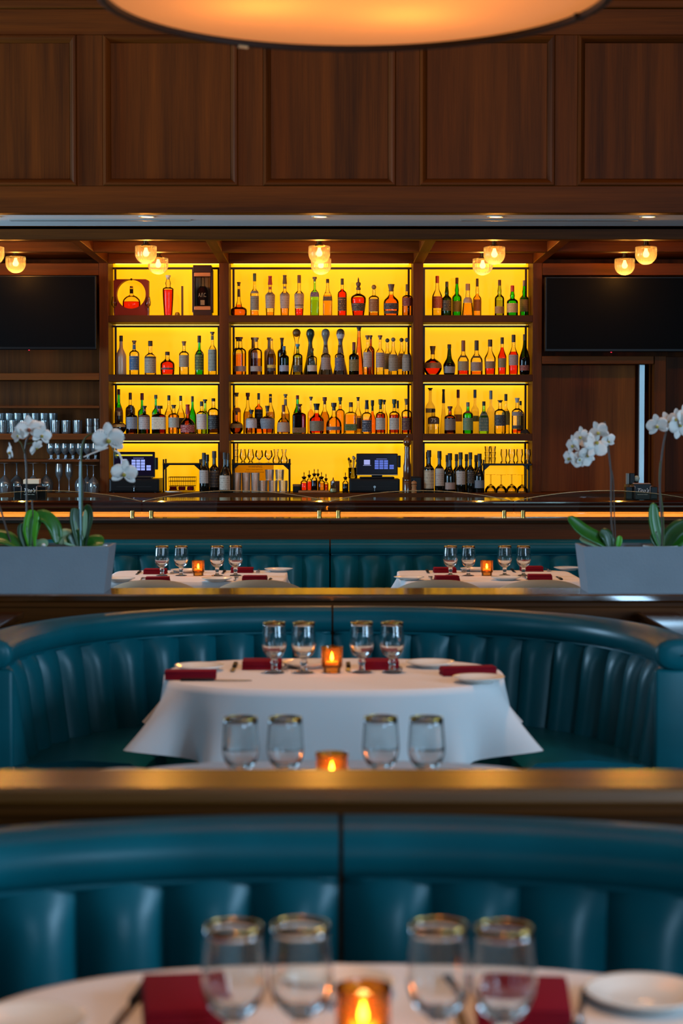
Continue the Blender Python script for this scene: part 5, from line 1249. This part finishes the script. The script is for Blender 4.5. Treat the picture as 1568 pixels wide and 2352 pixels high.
MB().lathe([(0, 0), (Rb * .9, 0), (Rb, .004), (Rb, Hb * .5), (Rb * .8, Hb * .6), (Rb * .35, Hb * .68), (Rb * .3, Hb), (0, Hb)], 24).build('glass', GL['c'], wb, True)
MB().lathe([(0, .003), (Rb * .93, .004), (Rb * .93, Hb * .5), (Rb * .74, Hb * .59), (Rb * .3, Hb * .66), (0, Hb * .67)], 24).build('liquid', plain('3a0d04', .15, key='dark_whisky', coat=.5), wb, True)
v, f = text_mb('A.F.C.', .03, 0, .062); MB().add(v, f).xf(Matrix.Translation((0, -Rb - .001, Hb * .36))).build('lettering', plain('e8e2da', .5, key='white_print'), wb, fix=False)
MB().box(-.016, .016, -Rb - .0012, -Rb - .0004, Hb * .04, Hb * .2).build('label', printed('cfc4b8', '8a7c70'), wb)

# ================================================================== COUNTER GEAR
zc = ZCT + .0005
def glow_screen(parent, x0, x1, z0, z1, y, bright, keys):
    """register display: dark picture with a welcome tile and a number pad"""
    wx, wz = x1 - x0, z1 - z0
    MB().box(x0, x1, y - .001, y, z0, z1).build('screen', plain('08060c', .15, key='lcd_glass', emis='1a1030', estr=.35 if bright else .15), parent)
    m = MB()
    for r in range(4):
        for c in range(3):
            kx, kz = x0 + wx * (.44 + .118 * c), z1 - wz * (.30 + .125 * r)
            m.box(kx, kx + wx * .10, y - .0016, y - .0011, kz - wz * .105, kz)
    for r in range(2):
        kx, kz = x0 + wx * .815, z1 - wz * (.55 + .125 * r); m.box(kx, kx + wx * .11, y - .0016, y - .0011, kz - wz * .105, kz)
    m.build('keypad', glow('6f86f0' if not bright else '9fb0ff', .75 if not bright else .95), parent)
    kx, kz = x0 + wx * .165, z1 - wz * .28; m = MB(); m.box(kx, kx + wx * .155, y - .0016, y - .0011, kz - wz * .26, kz); m.box(kx - wx * .02, kx + wx * .18, y - .0016, y - .0011, kz - wz * .31, kz - wz * .29)
    m.build('welcome_tile', glow('b9c0ff', .8), parent)
    m = MB(); m.box(x0 + wx * .48, x0 + wx * .75, y - .0016, y - .0011, z1 - wz * .25, z1 - wz * .22); m.build('title_line', glow('8a90d8', .6), parent)
    if bright: MB().box(x0 + wx * .02, x0 + wx * .97, y - .0016, y - .0011, z1 - wz * .14, z1 - wz * .07).build('banner', glow('e8d830', .9), parent)
def register(xa, xb, yt, yb, dxa, dxb, lab, dlab, bright):
    D = 14.02; s = D / F
    dw = (dxb - dxa) * s; x = X_((dxa + dxb) / 2, D); hD = Z_(1100, D) - zc
    d = thing('cash_drawer', dlab, 'cash drawer', (x, D, zc), group='cash drawers')
    MB().bbox(-dw / 2, dw / 2, 0, .36, .004, hD, .006).build('body', black, d, angle=SM)
    MB().bbox(-dw / 2 + .01, dw / 2 - .01, -.008, .0, .014, hD - .012, .003).build('drawer_front', black, d, angle=SM)
    MB().box(-dw * .35, dw * .35, -.0092, -.008, hD * .42, hD * .45).build('media_slot', plain('020202', .6, key='slot_black'), d)
    MB().lathe([(0, 0), (.010, 0), (.010, .004), (0, .004)], 14).xf(Matrix.Translation((0, -.008, hD * .42)) @ Matrix.Rotation(PI / 2, 4, 'X')).build('lock', steel, d)
    MB().bbox(-.002, .003, -.018, -.012, hD * .10, hD * .38, .001).build('key', steel, d)
    for sx in (-1, 1):
        for sy in (.03, .3): MB().lathe([(0, -.0005), (.012, 0), (.012, .005), (0, .005)], 8, c=(sx * (dw / 2 - .03), sy, 0)).build('foot', black, d)
    v, f = text_mb('APG', .008); 
    t = thing('register_terminal', lab, 'cash register', (X_((xa + xb) / 2, D), D + .06, zc + hD + .0005), group='register terminals')
    w = (xb - xa) * s / 2; za, zb = Z_(yb, D) - zc - hD, Z_(yt, D) - zc - hD
    MB().bbox(-w, w, .0, .028, za, zb, .006).build('casing', black, t, angle=SM)
    MB().bbox(-w, w, -.003, .02, za - .004, za + .004, .002).build('silver_edge', plain('8a8078', .3, .8, key='silver_trim'), t)
    glow_screen(t, -w + .008, w - .008, za + .012, zb - .008, -.0008, bright, 1)
    MB().bbox(-.04, .04, .02, .06, 0.012, za + .06, .006).build('stand', black, t, angle=SM)
    MB().bbox(-.13, .13, -.02, .16, 0, .014, .005).build('stand_base', black, t, angle=SM)
    MB().bbox(w + .001, w + .022, .0, .035, za + .055, za + .145, .004).build('card_reader', black, t, angle=SM)
register(257.5, 353.5, 1038, 1096, 250.5, 365, 'register terminal with bright keypad screen behind the hanging orchid bloom', 'black cash drawer under the terminal by the glassware', True)
register(818.5, 914, 1042, 1091, 802, 918, 'register terminal with keypad screen beside the tall pepper mill', 'black cash drawer under the terminal by the pepper mill', False)
def rack(xa, xb, ytop, legs, lab):
    D = 14.06; s = D / F; x = X_((xa + xb) / 2, D); w = (xb - xa) * s / 2; z = Z_(ytop, D) - zc
    r = thing('counter_rack', lab, 'rack', (x, D, zc))
    MB().bbox(-w, w, 0, .22, z - .014, z, .002).build('shelf', blackm, r)
    for lx in legs:
        X0 = X_(lx, D) - x
        for y in (.004, .206): MB().bbox(X0 - .006, X0 + .006, y, y + .012, 0, z + .03, .001).build('post', blackm, r)
        sg = 1 if X0 < 0 else -1
        MB().prism([(X0, z - .014), (X0 + sg * .045, z - .014), (X0, z - .055)], 'y', .004, .012).build('bracket', blackm, r)
    return z + zc, r
zr1, r1 = rack(373, 462, 1064, (375, 459), 'black wire shelf over the basket, beside the register by the glassware')
zr2, r2 = rack(532, 667, 1064, (534, 664), 'black shelf rack of tasting glasses beside the figure-label wine')
zr3, r3 = rack(1108, 1221, 1065, (1111, 1215), 'black shelf rack of tumblers beside the wine bottles by the door')
# wire basket with red napkins, plates
bk = thing('wire_basket', 'black wire basket of red napkins under the counter shelf', 'basket', (X_(417, 14.10), 14.10, zc + .012)); s_ = 14.1 / F
w = 31 * s_; hB = Z_(1096, 14.1) - zc - .012
m = MB()
for i in range(13):
    x = -w + 2 * w * i / 12
    for y in (0, .14): m.tube([(x * .93, y + (.004 if y == 0 else -.004), 0), (x, y, hB)], .0012, 4)
for zz in (0.001, hB * .35, hB * .7, hB):
    k = .93 + .07 * zz / hB; m.tube([(-w * k, 0, zz), (w * k, 0, zz), (w * k, .14, zz), (-w * k, .14, zz), (-w * k, 0, zz)], .0016, 4)
m.build('wire_mesh', blackm, bk)['kind'] = 'stuff'
for i in range(3): 
    x = X_(397 + 20 * i, 14.16)
    tag(napkin_mesh(.054, .085, 30 + i).build('folded_napkin', napkin_m, None, True, loc=(x, 14.165, zc + .0145), angle=SM), 'red folded napkin in the wire basket, %s' % ['at the register end', 'at its middle', 'at the wine end'][i], 'napkin', 'napkins in the wire basket')
for i, (px, wd) in enumerate(((399, 20), (395, 18))):
    o = MB().lathe([(0, .003), (.04, .003), (wd / F * 14, .008), (wd / F * 14, .010), (.04, .0045), (0, .0045)], 32).build('small_plate', white_china, None, True, loc=(X_(px, 13.99), 13.985, zc + .0045 * i))
    tag(o, ['lower', 'upper'][i] + ' small white plate of the stack before the wire basket', 'plate')
# glasses on the middle rack
TUM = lambda r, h: [(0, .004), (r * .82, .004), (r * .84, 0), (r * .88, .001), (r, h), (r * .95, h), (r * .82, .012), (0, .012)]
shot = [(0, .003), (.014, .003), (.015, 0), (.017, .002), (.021, .056), (.019, .056), (.014, .012), (0, .011)]
Dg = 14.14
for i, yb in enumerate((1063, 1049, 1035)):
    lathe_glass('shot_glass', ['lowest', 'middle', 'topmost'][i] + ' shot glass in the stack at the pillar end of the middle rack', 'glass', 541, Dg, zr2 + .0475 * i, shot)
glenc = [(0, .0), (.016, 0), (.018, .006), (.010, .016), (.017, .026), (.026, .042), (.026, .055), (.020, .085), (.0175, .105)]
for px, w in ((558, 'pillar side'), (575.5, 'snifter side')): lathe_glass('nosing_glass', 'tulip whisky glass on the middle rack, %s of the pair' % w, 'glass', px, Dg, zr2, glenc)
brandy = [(0, 0), (.022, 0), (.022, .002), (.005, .005), (.005, .022), (.014, .03), (.030, .05), (.031, .065), (.026, .09), (.024, .096)]
for px, w in ((595, 'nosing-glass side'), (616.5, 'carafe side')): lathe_glass('brandy_snifter', 'brandy snifter on the middle rack, %s of the pair' % w, 'glass', px, Dg, zr2, brandy)
caraf = [(0, .0), (.024, 0), (.029, .012), (.026, .035), (.015, .055), (.014, .07), (.020, .104)]
for px, w in ((634, 'snifter side'), (652, 'post side')): lathe_glass('small_carafe', 'tiny glass carafe on the middle rack, %s of the pair' % w, 'carafe', px, Dg, zr2, caraf)
ribbed = crystal('f4f6f2', .10)
for i, px in enumerate((544, 565, 586)):
    lathe_glass('highball_glass', 'tall ribbed tumbler under the middle rack, %s of three' % ['pillar-end one', 'middle one', 'inner one'][i], 'glass', px, 14.02 if i % 2 == 0 else 14.025, zc, TUM(.032, Z_(1086, 14.02) - zc), mat=ribbed, flute=(16, .03), n=64)
for i, px in enumerate((604, 627, 650)):
    lathe_glass('rocks_glass', 'cut rocks glass in the bottom row under the middle rack, %s' % ['tumbler end', 'middle', 'post end'][i], 'glass', px, 14.03, zc, TUM(.034, Z_(1104, 14.02) - zc), mat=ribbed, flute=(12, .03), n=96)
for i, px in enumerate((619, 642)):
    lathe_glass('rocks_glass', 'cut rocks glass stacked on the bottom row, %s' % ['tumbler end', 'post end'][i], 'glass', px, 14.03, zc + Z_(1104, 14.02) - zc + .001, TUM(.0325, Z_(1079, 14.02) - Z_(1104, 14.02)), mat=ribbed, flute=(12, .03), n=96)
# warning sign behind the rack
sg = thing('warning_sign', 'yellowish printed warning notice leaning behind the middle rack glasses', 'sign', (X_(582, 14.31), 14.31, zc)); s_ = 14.31 / F
w = 46 * s_; h = Z_(1066, 14.31) - zc
MB().bbox(-w, w, 0, .004, 0, h, .001).build('board', frost('dcc870'), sg)
for (t, py, hp, dx) in (('WARNING', 1072, 4.6, 4), ('THE CONSUMPTION', 1079, 2.8, 2), ('ALCOHOLIC BEVERAGES', 1084.5, 2.8, 2)):
    v, f = text_mb(t, hp * s_, 0, 1.75 * w); MB().add(v, f).xf(Matrix.Translation((dx * s_, -.0006, Z_(py, 14.31) - zc))).build('lettering', plain('2c2208', .6, key='dark_print'), sg, fix=False)
# bitters station
bx_ = thing('dark_box', 'small dark box with tan lid beside the bitters board', 'box', (X_(681, 14.08), 14.08, zc)); s_ = 14.08 / F
MB().bbox(-9 * s_, 9 * s_, 0, .07, 0, .045, .003).build('box', black, bx_); MB().bbox(-9.2 * s_, 9.2 * s_, -.001, .071, .045, .062, .003).build('lid', plain('7a5c34', .5, key='tan_lid'), bx_)
tr = MB().bbox(X_(685, 14.04), X_(756, 14.04), 14.02, 14.16, zc, zc + .016, .004).build('serving_board', wood('x', '7a4a24', 'b0764a', key='acacia'), None, angle=SM); tag(tr, 'round-edged wooden board under the bitters bottles', 'board')
zb_ = zc + .0165
def dasher(px, D, w, yt, col, lq, look, tin=2, ysp=None, z=None):
    s = D / F; z = zb_ if z is None else z; b = thing('bitters_bottle', look, 'bottle', (X_(px, D), D, z)); r = w * s / 2; h = Z_(yt, D) - z
    MB().lathe([(0, 0), (r * .96, 0), (r, .004), (r, h * .8), (r * .8, h * .92), (r * .35, h), (r * .33, h + .012)], 20).build('glass', thin_c, b, True)
    MB().lathe([(0, .003), (r * .9, .003), (r * .9, h * .74), (0, h * .74)], 18).build('liquid', spirit(lq) if lq != 'dk' else plain('1c100a', .2, key='dark_bitters'), b, True)
    MB().lathe([(0, h + .006), (r * .45, h + .006), (r * .45, h + .014), (r * .7, h + .02), (r * .7, h + .026), (.003, h + .03), (.0025, h + .045), (.004, h + .047), (.002, h + .062), (0, h + .062)], 12).build('dasher_top', plain('2c2418', .3, .7, key='dark_metal_top'), b, True)
dasher(698, 14.05, 16, 1103, 0, 'red', 'bitters bottle of bright red liquid on the wooden board')
dasher(721.5, 14.05, 14, 1096, 0, 'dk', 'tall dark bitters bottle at the middle of the wooden board')
dasher(710, 14.12, 12, 1099, 0, 'red', 'bitters bottle with steel dasher behind the red and dark ones')
dasher(738, 14.05, 16, 1103, 0, 'amb', 'cut-glass bitters bottle beside the dark one on the board')
dasher(730, 14.12, 11, 1096, 0, 'brn', 'slim bitters bottle behind the cut-glass one on the board')
dasher(748.5, 14.09, 11, 1107, 0, 'dred', 'small red-brown bitters bottle at the shaker end of the board')
dasher(793, 14.03, 14, 1104, 0, 'dk', 'blue-black bottle with pourer beside the register by the mill', z=zc)
bj = thing('menu_card', 'small brown card standing behind the sugar shaker', 'card', (X_(769, 14.15), 14.15, zc)); MB().bbox(-.035, .035, 0, .004, 0, .085, .001).build('card', plain('4a2c12', .6, key='brown_card'), bj)
shk = thing('sugar_shaker', 'glass sugar shaker with steel pour spout beside the bitters board', 'shaker', (X_(765, 14.02), 14.02, zc))
MB().lathe([(0, 0), (.022, 0), (.027, .008), (.026, .022), (.017, .05), (.014, .075)], 40, flute=(10, .05)).build('glass', thin('dfe3cf', .5), shk, True)
MB().lathe([(0, .003), (.021, .004), (.023, .012), (.019, .03), (0, .032)], 18).build('sugar', plain('e0d8b8', .7, key='sugar'), shk, True)
MB().lathe([(.015, .073), (.016, .085), (.006, .098), (.003, .115), (0, .116)], 16).build('spout', steel, shk, True)
cup = thing('tool_jar', 'glass jar of bar tools beside the register by the mill', 'jar', (X_(810, 14.2), 14.2, zc + Z_(1100, 14.02) - zc + .0008)); 
MB().lathe([(0, 0), (.034, 0), (.036, .08), (.034, .08), (.032, .006), (0, .006)], 24).build('jar', thin_c, cup, True)
for i, (dx, dy, h, tx) in enumerate(((-.02, 0, .19, -.03), (-.008, .01, .21, .004), (.006, -.01, .20, .012), (.016, .006, .17, .03), (.0, .014, .165, -.016))):
    tl_ = thing('bar_tool', ['dark muddler', 'bar spoon', 'steel tongs', 'dark peeler', 'wooden stirrer'][i] + ' standing in the jar beside the register', 'bar tool', (X_(810, 14.2), 14.2, Z_(1100, 14.02) + .0085))
    MB().tube([(dx * .4, dy, 0), (tx, dy, h * .65)], .0035, 6).build('handle', plain(['1c140e', '8a7c6a', '9a948a', '241a12', '6a4420'][i], .4, .5 if i in (1, 2) else 0, key='tool'), tl_, True)
    MB().lathe([(0, -.012), (.008, -.006), (.009, .006), (.004, .014), (0, .015)], 10, c=(tx, dy, h * .65 + .012)).build('head', plain(['1c140e', 'a09484', 'a09a90', '2a1e14', '7a5228'][i], .35, .5 if i in (1, 2) else 0, key='tool'), tl_, True)
# pepper mill and small salt mill
pm = thing('pepper_mill', 'very tall turned dark wooden pepper mill beside the register', 'mill', (X_(935, 13.99), 13.99, zc)); s_ = 13.99 / F
hM = Z_(1003, 13.99) - zc; R = 9.3 * s_; millw = wood('z', '3c2210', '6b4020', rough=.25, coat=.5, key='turned_walnut')
MB().lathe([(0, 0), (R, 0), (R, .08), (R * .9, .086), (R * .96, .092), (R * .9, .1), (R, .106), (R * .98, .2), (R * .78, hM * .55), (R * .66, hM * .72), (R * .74, hM * .81), (R * .70, hM * .83), (0, hM * .83)], 28).build('body', millw, pm, True, angle=SM)
MB().lathe([(0, hM * .832), (R * .6, hM * .832), (R * .95, hM * .87), (R, hM * .91), (R * .85, hM * .955), (R * .4, hM * .985), (0, hM * .99)], 28).build('head', millw, pm, True)
MB().lathe([(0, hM * .985), (.005, hM * .99), (.005, hM + .008), (0, hM + .011)], 10).build('knob', steel, pm, True)
sm = thing('salt_mill', 'small pale wooden mill in front of the tall pepper mill pillar', 'mill', (X_(950.5, 13.98), 13.98, zc)); R = 6.7 * s_; hM = Z_(1105, 13.98) - zc
palew = wood('z', '8a5c34', 'b8875a', key='beech')
MB().lathe([(0, 0), (R, 0), (R, .012), (R * .78, .04), (R * .95, hM * .62), (R * .8, hM * .68), (0, hM * .68)], 22).build('body', palew, sm, True, angle=SM)
MB().lathe([(0, hM * .685), (R * .7, hM * .69), (R, hM * .78), (R * .95, hM * .92), (R * .5, hM), (0, hM)], 22).build('head', palew, sm, True)
MB().lathe([(0, hM - .001), (.004, hM), (.004, hM + .007), (0, hM + .008)], 8).build('knob', steel, sm, True)
db = thing('black_holder', 'black napkin holder against the pillar behind the pale small mill', 'holder', (X_(946, 14.045), 14.045, zc)); MB().bbox(-.07, .07, 0, .05, 0, .115, .004).build('body', black, db); MB().bbox(-.055, .055, .005, .045, .115, .122, .001).build('napkin_edges', plain('2a2622', .8, key='dark_paper'), db)
# rack by the door: tumblers above, inverted coupes below
for cx_, w in ((1119, 'wine-side stack'), (1132, 'inner stack')):
    for i in range(3):
        lathe_glass('stacked_tumbler', '%s tumbler of the %s on the rack by the door' % (['lowest', 'middle', 'topmost'][i], w), 'glass', cx_, 14.14, zr3 + .042 * i, [(0, .003), (.0155, .003), (.0165, 0), (.0215, .046), (.0205, .046), (.0152, .009), (0, .008)], n=24)
tul = [(0, .0), (.024, 0), (.026, .008), (.018, .02), (.0185, .04), (.026, .066), (.025, .085), (.023, .108)]
for i, px in enumerate((1157, 1175, 1193, 1211)): lathe_glass('tasting_glass', 'small curved tasting glass on the rack by the door, %s' % ['first from the stacks', 'second from the stacks', 'third from the stacks', 'beside the post'][i], 'glass', px, 14.13 if i % 2 else 14.2, zr3, tul)
cou = [(0, .0), (.036, 0), (.0365, .0015), (.006, .004), (.0042, .012), (.0042, .07), (.010, .078), (.030, .092), (.043, .112), (.046, .135), (.0445, .135), (.04, .113), (.028, .095), (0, .082)]
for i, px in enumerate((1127, 1151, 1175, 1199)): lathe_glass('coupe_glass', 'upside-down stemmed coupe under the rack by the door, %s' % ['beside the wine', 'second from the wine', 'third from the wine', 'beside the post'][i], 'glass', px, 14.05 if i % 2 else 14.15, zc, cou, flip=.135, mat=thin('f4efcc', .3))
ct = thing('cloth_strap', 'crumpled black cloth at the pillar end of third shelf, bay by the door', 'cloth', (X_(1206, 14.18), 14.18, ZSH[2] + .0005)); 
m = MB(); rows = []
for j in range(6):
    for_ = []
    for i in range(9):
        u = i / 8; v_ = j / 5; for_.append((-.035 + .07 * u, -.03 + .06 * v_, max(0, .034 * math.sin(PI * min(1, u * .8 + .15)) * math.sin(PI * v_) ** .6 * (1 + .25 * math.sin(9 * u + 4 * v_)))))
    rows.append(for_)
m.grid(rows).build('cloth', plain('15110d', .9, key='black_cloth'), ct, True)

# ================================================================== GLASSWARE CABINET CONTENTS
grey_g = crystal('eef4f4', .08, .1, 2.1)
zz = CSH[996]
hi = [(0, .004), (.026, .004), (.027, 0), (.0275, .002), (.034, .155), (.032, .155), (.025, .012), (0, .012)]
lo_ = [(0, .004), (.030, .004), (.031, 0), (.032, .002), (.036, .1), (.034, .1), (.029, .012), (0, .012)]
i = 0
ORD = ['first', 'second', 'third', 'fourth', 'fifth', 'sixth', 'seventh', 'eighth', 'ninth', 'tenth', 'eleventh']
hp = list(range(-18, 128, 20))
for px in hp:
    lathe_glass('highball_glass', 'tall highball glass in the cabinet\'s rear row, %s counted from the lit bay' % ORD[len(hp) - 1 - hp.index(px)], 'glass', px, 14.30, zz, hi, group='highball glasses in the cabinet', mat=grey_g, flute=(14, .03), n=112)
rk = list(range(-18, 115, 24)) + [127, 152, 178]
for px in rk:
    lathe_glass('rocks_glass', 'low rocks glass in the cabinet\'s front row, %s counted from the lit bay' % ORD[len(rk) - 1 - rk.index(px)], 'glass', px, 14.18, zz, lo_, group='rocks glasses in the cabinet', mat=grey_g, flute=(12, .03), n=96)
sd = [(0, .003), (.022, .003), (.023, 0), (.027, .055), (.025, .055), (.021, .01), (0, .009)]
for px in (205, 222): 
    for k in range(2): lathe_glass('juice_glass', '%s juice glass in the short stack beside the lit bay, %s side' % (['lower', 'upper'][k], 'tumbler' if px == 205 else 'pillar'), 'glass', px, 14.2, zz + k * .058, [(r, h * 1.0) for r, h in sd], mat=grey_g)
zz = CSH[1055]
smg = [(0, 0), (.026, 0), (.026, .002), (.007, .005), (.006, .03), (.02, .045), (.030, .062), (.030, .1), (.027, .118), (.0255, .118), (.028, .1), (.028, .064), (.018, .049), (0, .042)]
for i, px in enumerate((116, 132, 149, 166, 183, 201, 218)):
    for D in (14.18, 14.30): lathe_glass('small_stem_glass', 'small stemmed glass on the lower cabinet shelf, %s row, %s from the lit bay' % ('rear' if D > 14.2 else 'front', ORD[6 - i]), 'glass', px + (3 if D > 14.2 else 0), D, zz, smg, group='small stem glasses in the cabinet', mat=grey_g)
zz = zc
big = [(0, 0), (.040, 0), (.0405, .002), (.008, .006), (.0045, .02), (.0045, .09), (.016, .102), (.042, .128), (.052, .155), (.051, .18), (.044, .222), (.0425, .222), (.049, .18), (.05, .156), (.04, .131), (0, .106)]
for px, D, wl in ((10, 14.08, 'front one behind the caddy side'), (38, 14.2, 'set back behind the printed caddy'), (76, 14.08, 'front one over the caddy napkins'), (106, 14.16, 'beside the flutes'), (-25, 14.2, 'half outside the picture edge')):
    lathe_glass('wine_glass', 'large upside-down wine glass in the cabinet, ' + wl, 'glass', px, D, zz, big, group='large wine glasses in the cabinet', flip=.222, mat=grey_g, n=36)
flu = [(0, 0), (.030, 0), (.030, .002), (.006, .006), (.004, .02), (.004, .085), (.010, .1), (.024, .125), (.028, .155), (.026, .19), (.022, .215), (.0208, .215), (.0245, .19), (.0265, .155), (.022, .127), (0, .105)]
for px, w in ((135, 'beside the large wine glasses'), (158, 'beside the medium wine glasses')): lathe_glass('flute_glass', 'upright champagne flute at the foot of the cabinet, %s' % w, 'glass', px, 14.12, zz, flu, mat=grey_g, n=32)
med = [(r * .82, h * .93) for r, h in big]
for px, D, wl in ((184, 14.07, 'beside the flutes'), (200, 14.2, 'middle one set back'), (214, 14.07, 'against the lit bay pillar')):
    lathe_glass('wine_glass', 'medium upside-down wine glass in the cabinet, ' + wl, 'glass', px, D, zz, med, group='medium wine glasses in the cabinet', flip=.222 * .93, mat=grey_g, n=32)
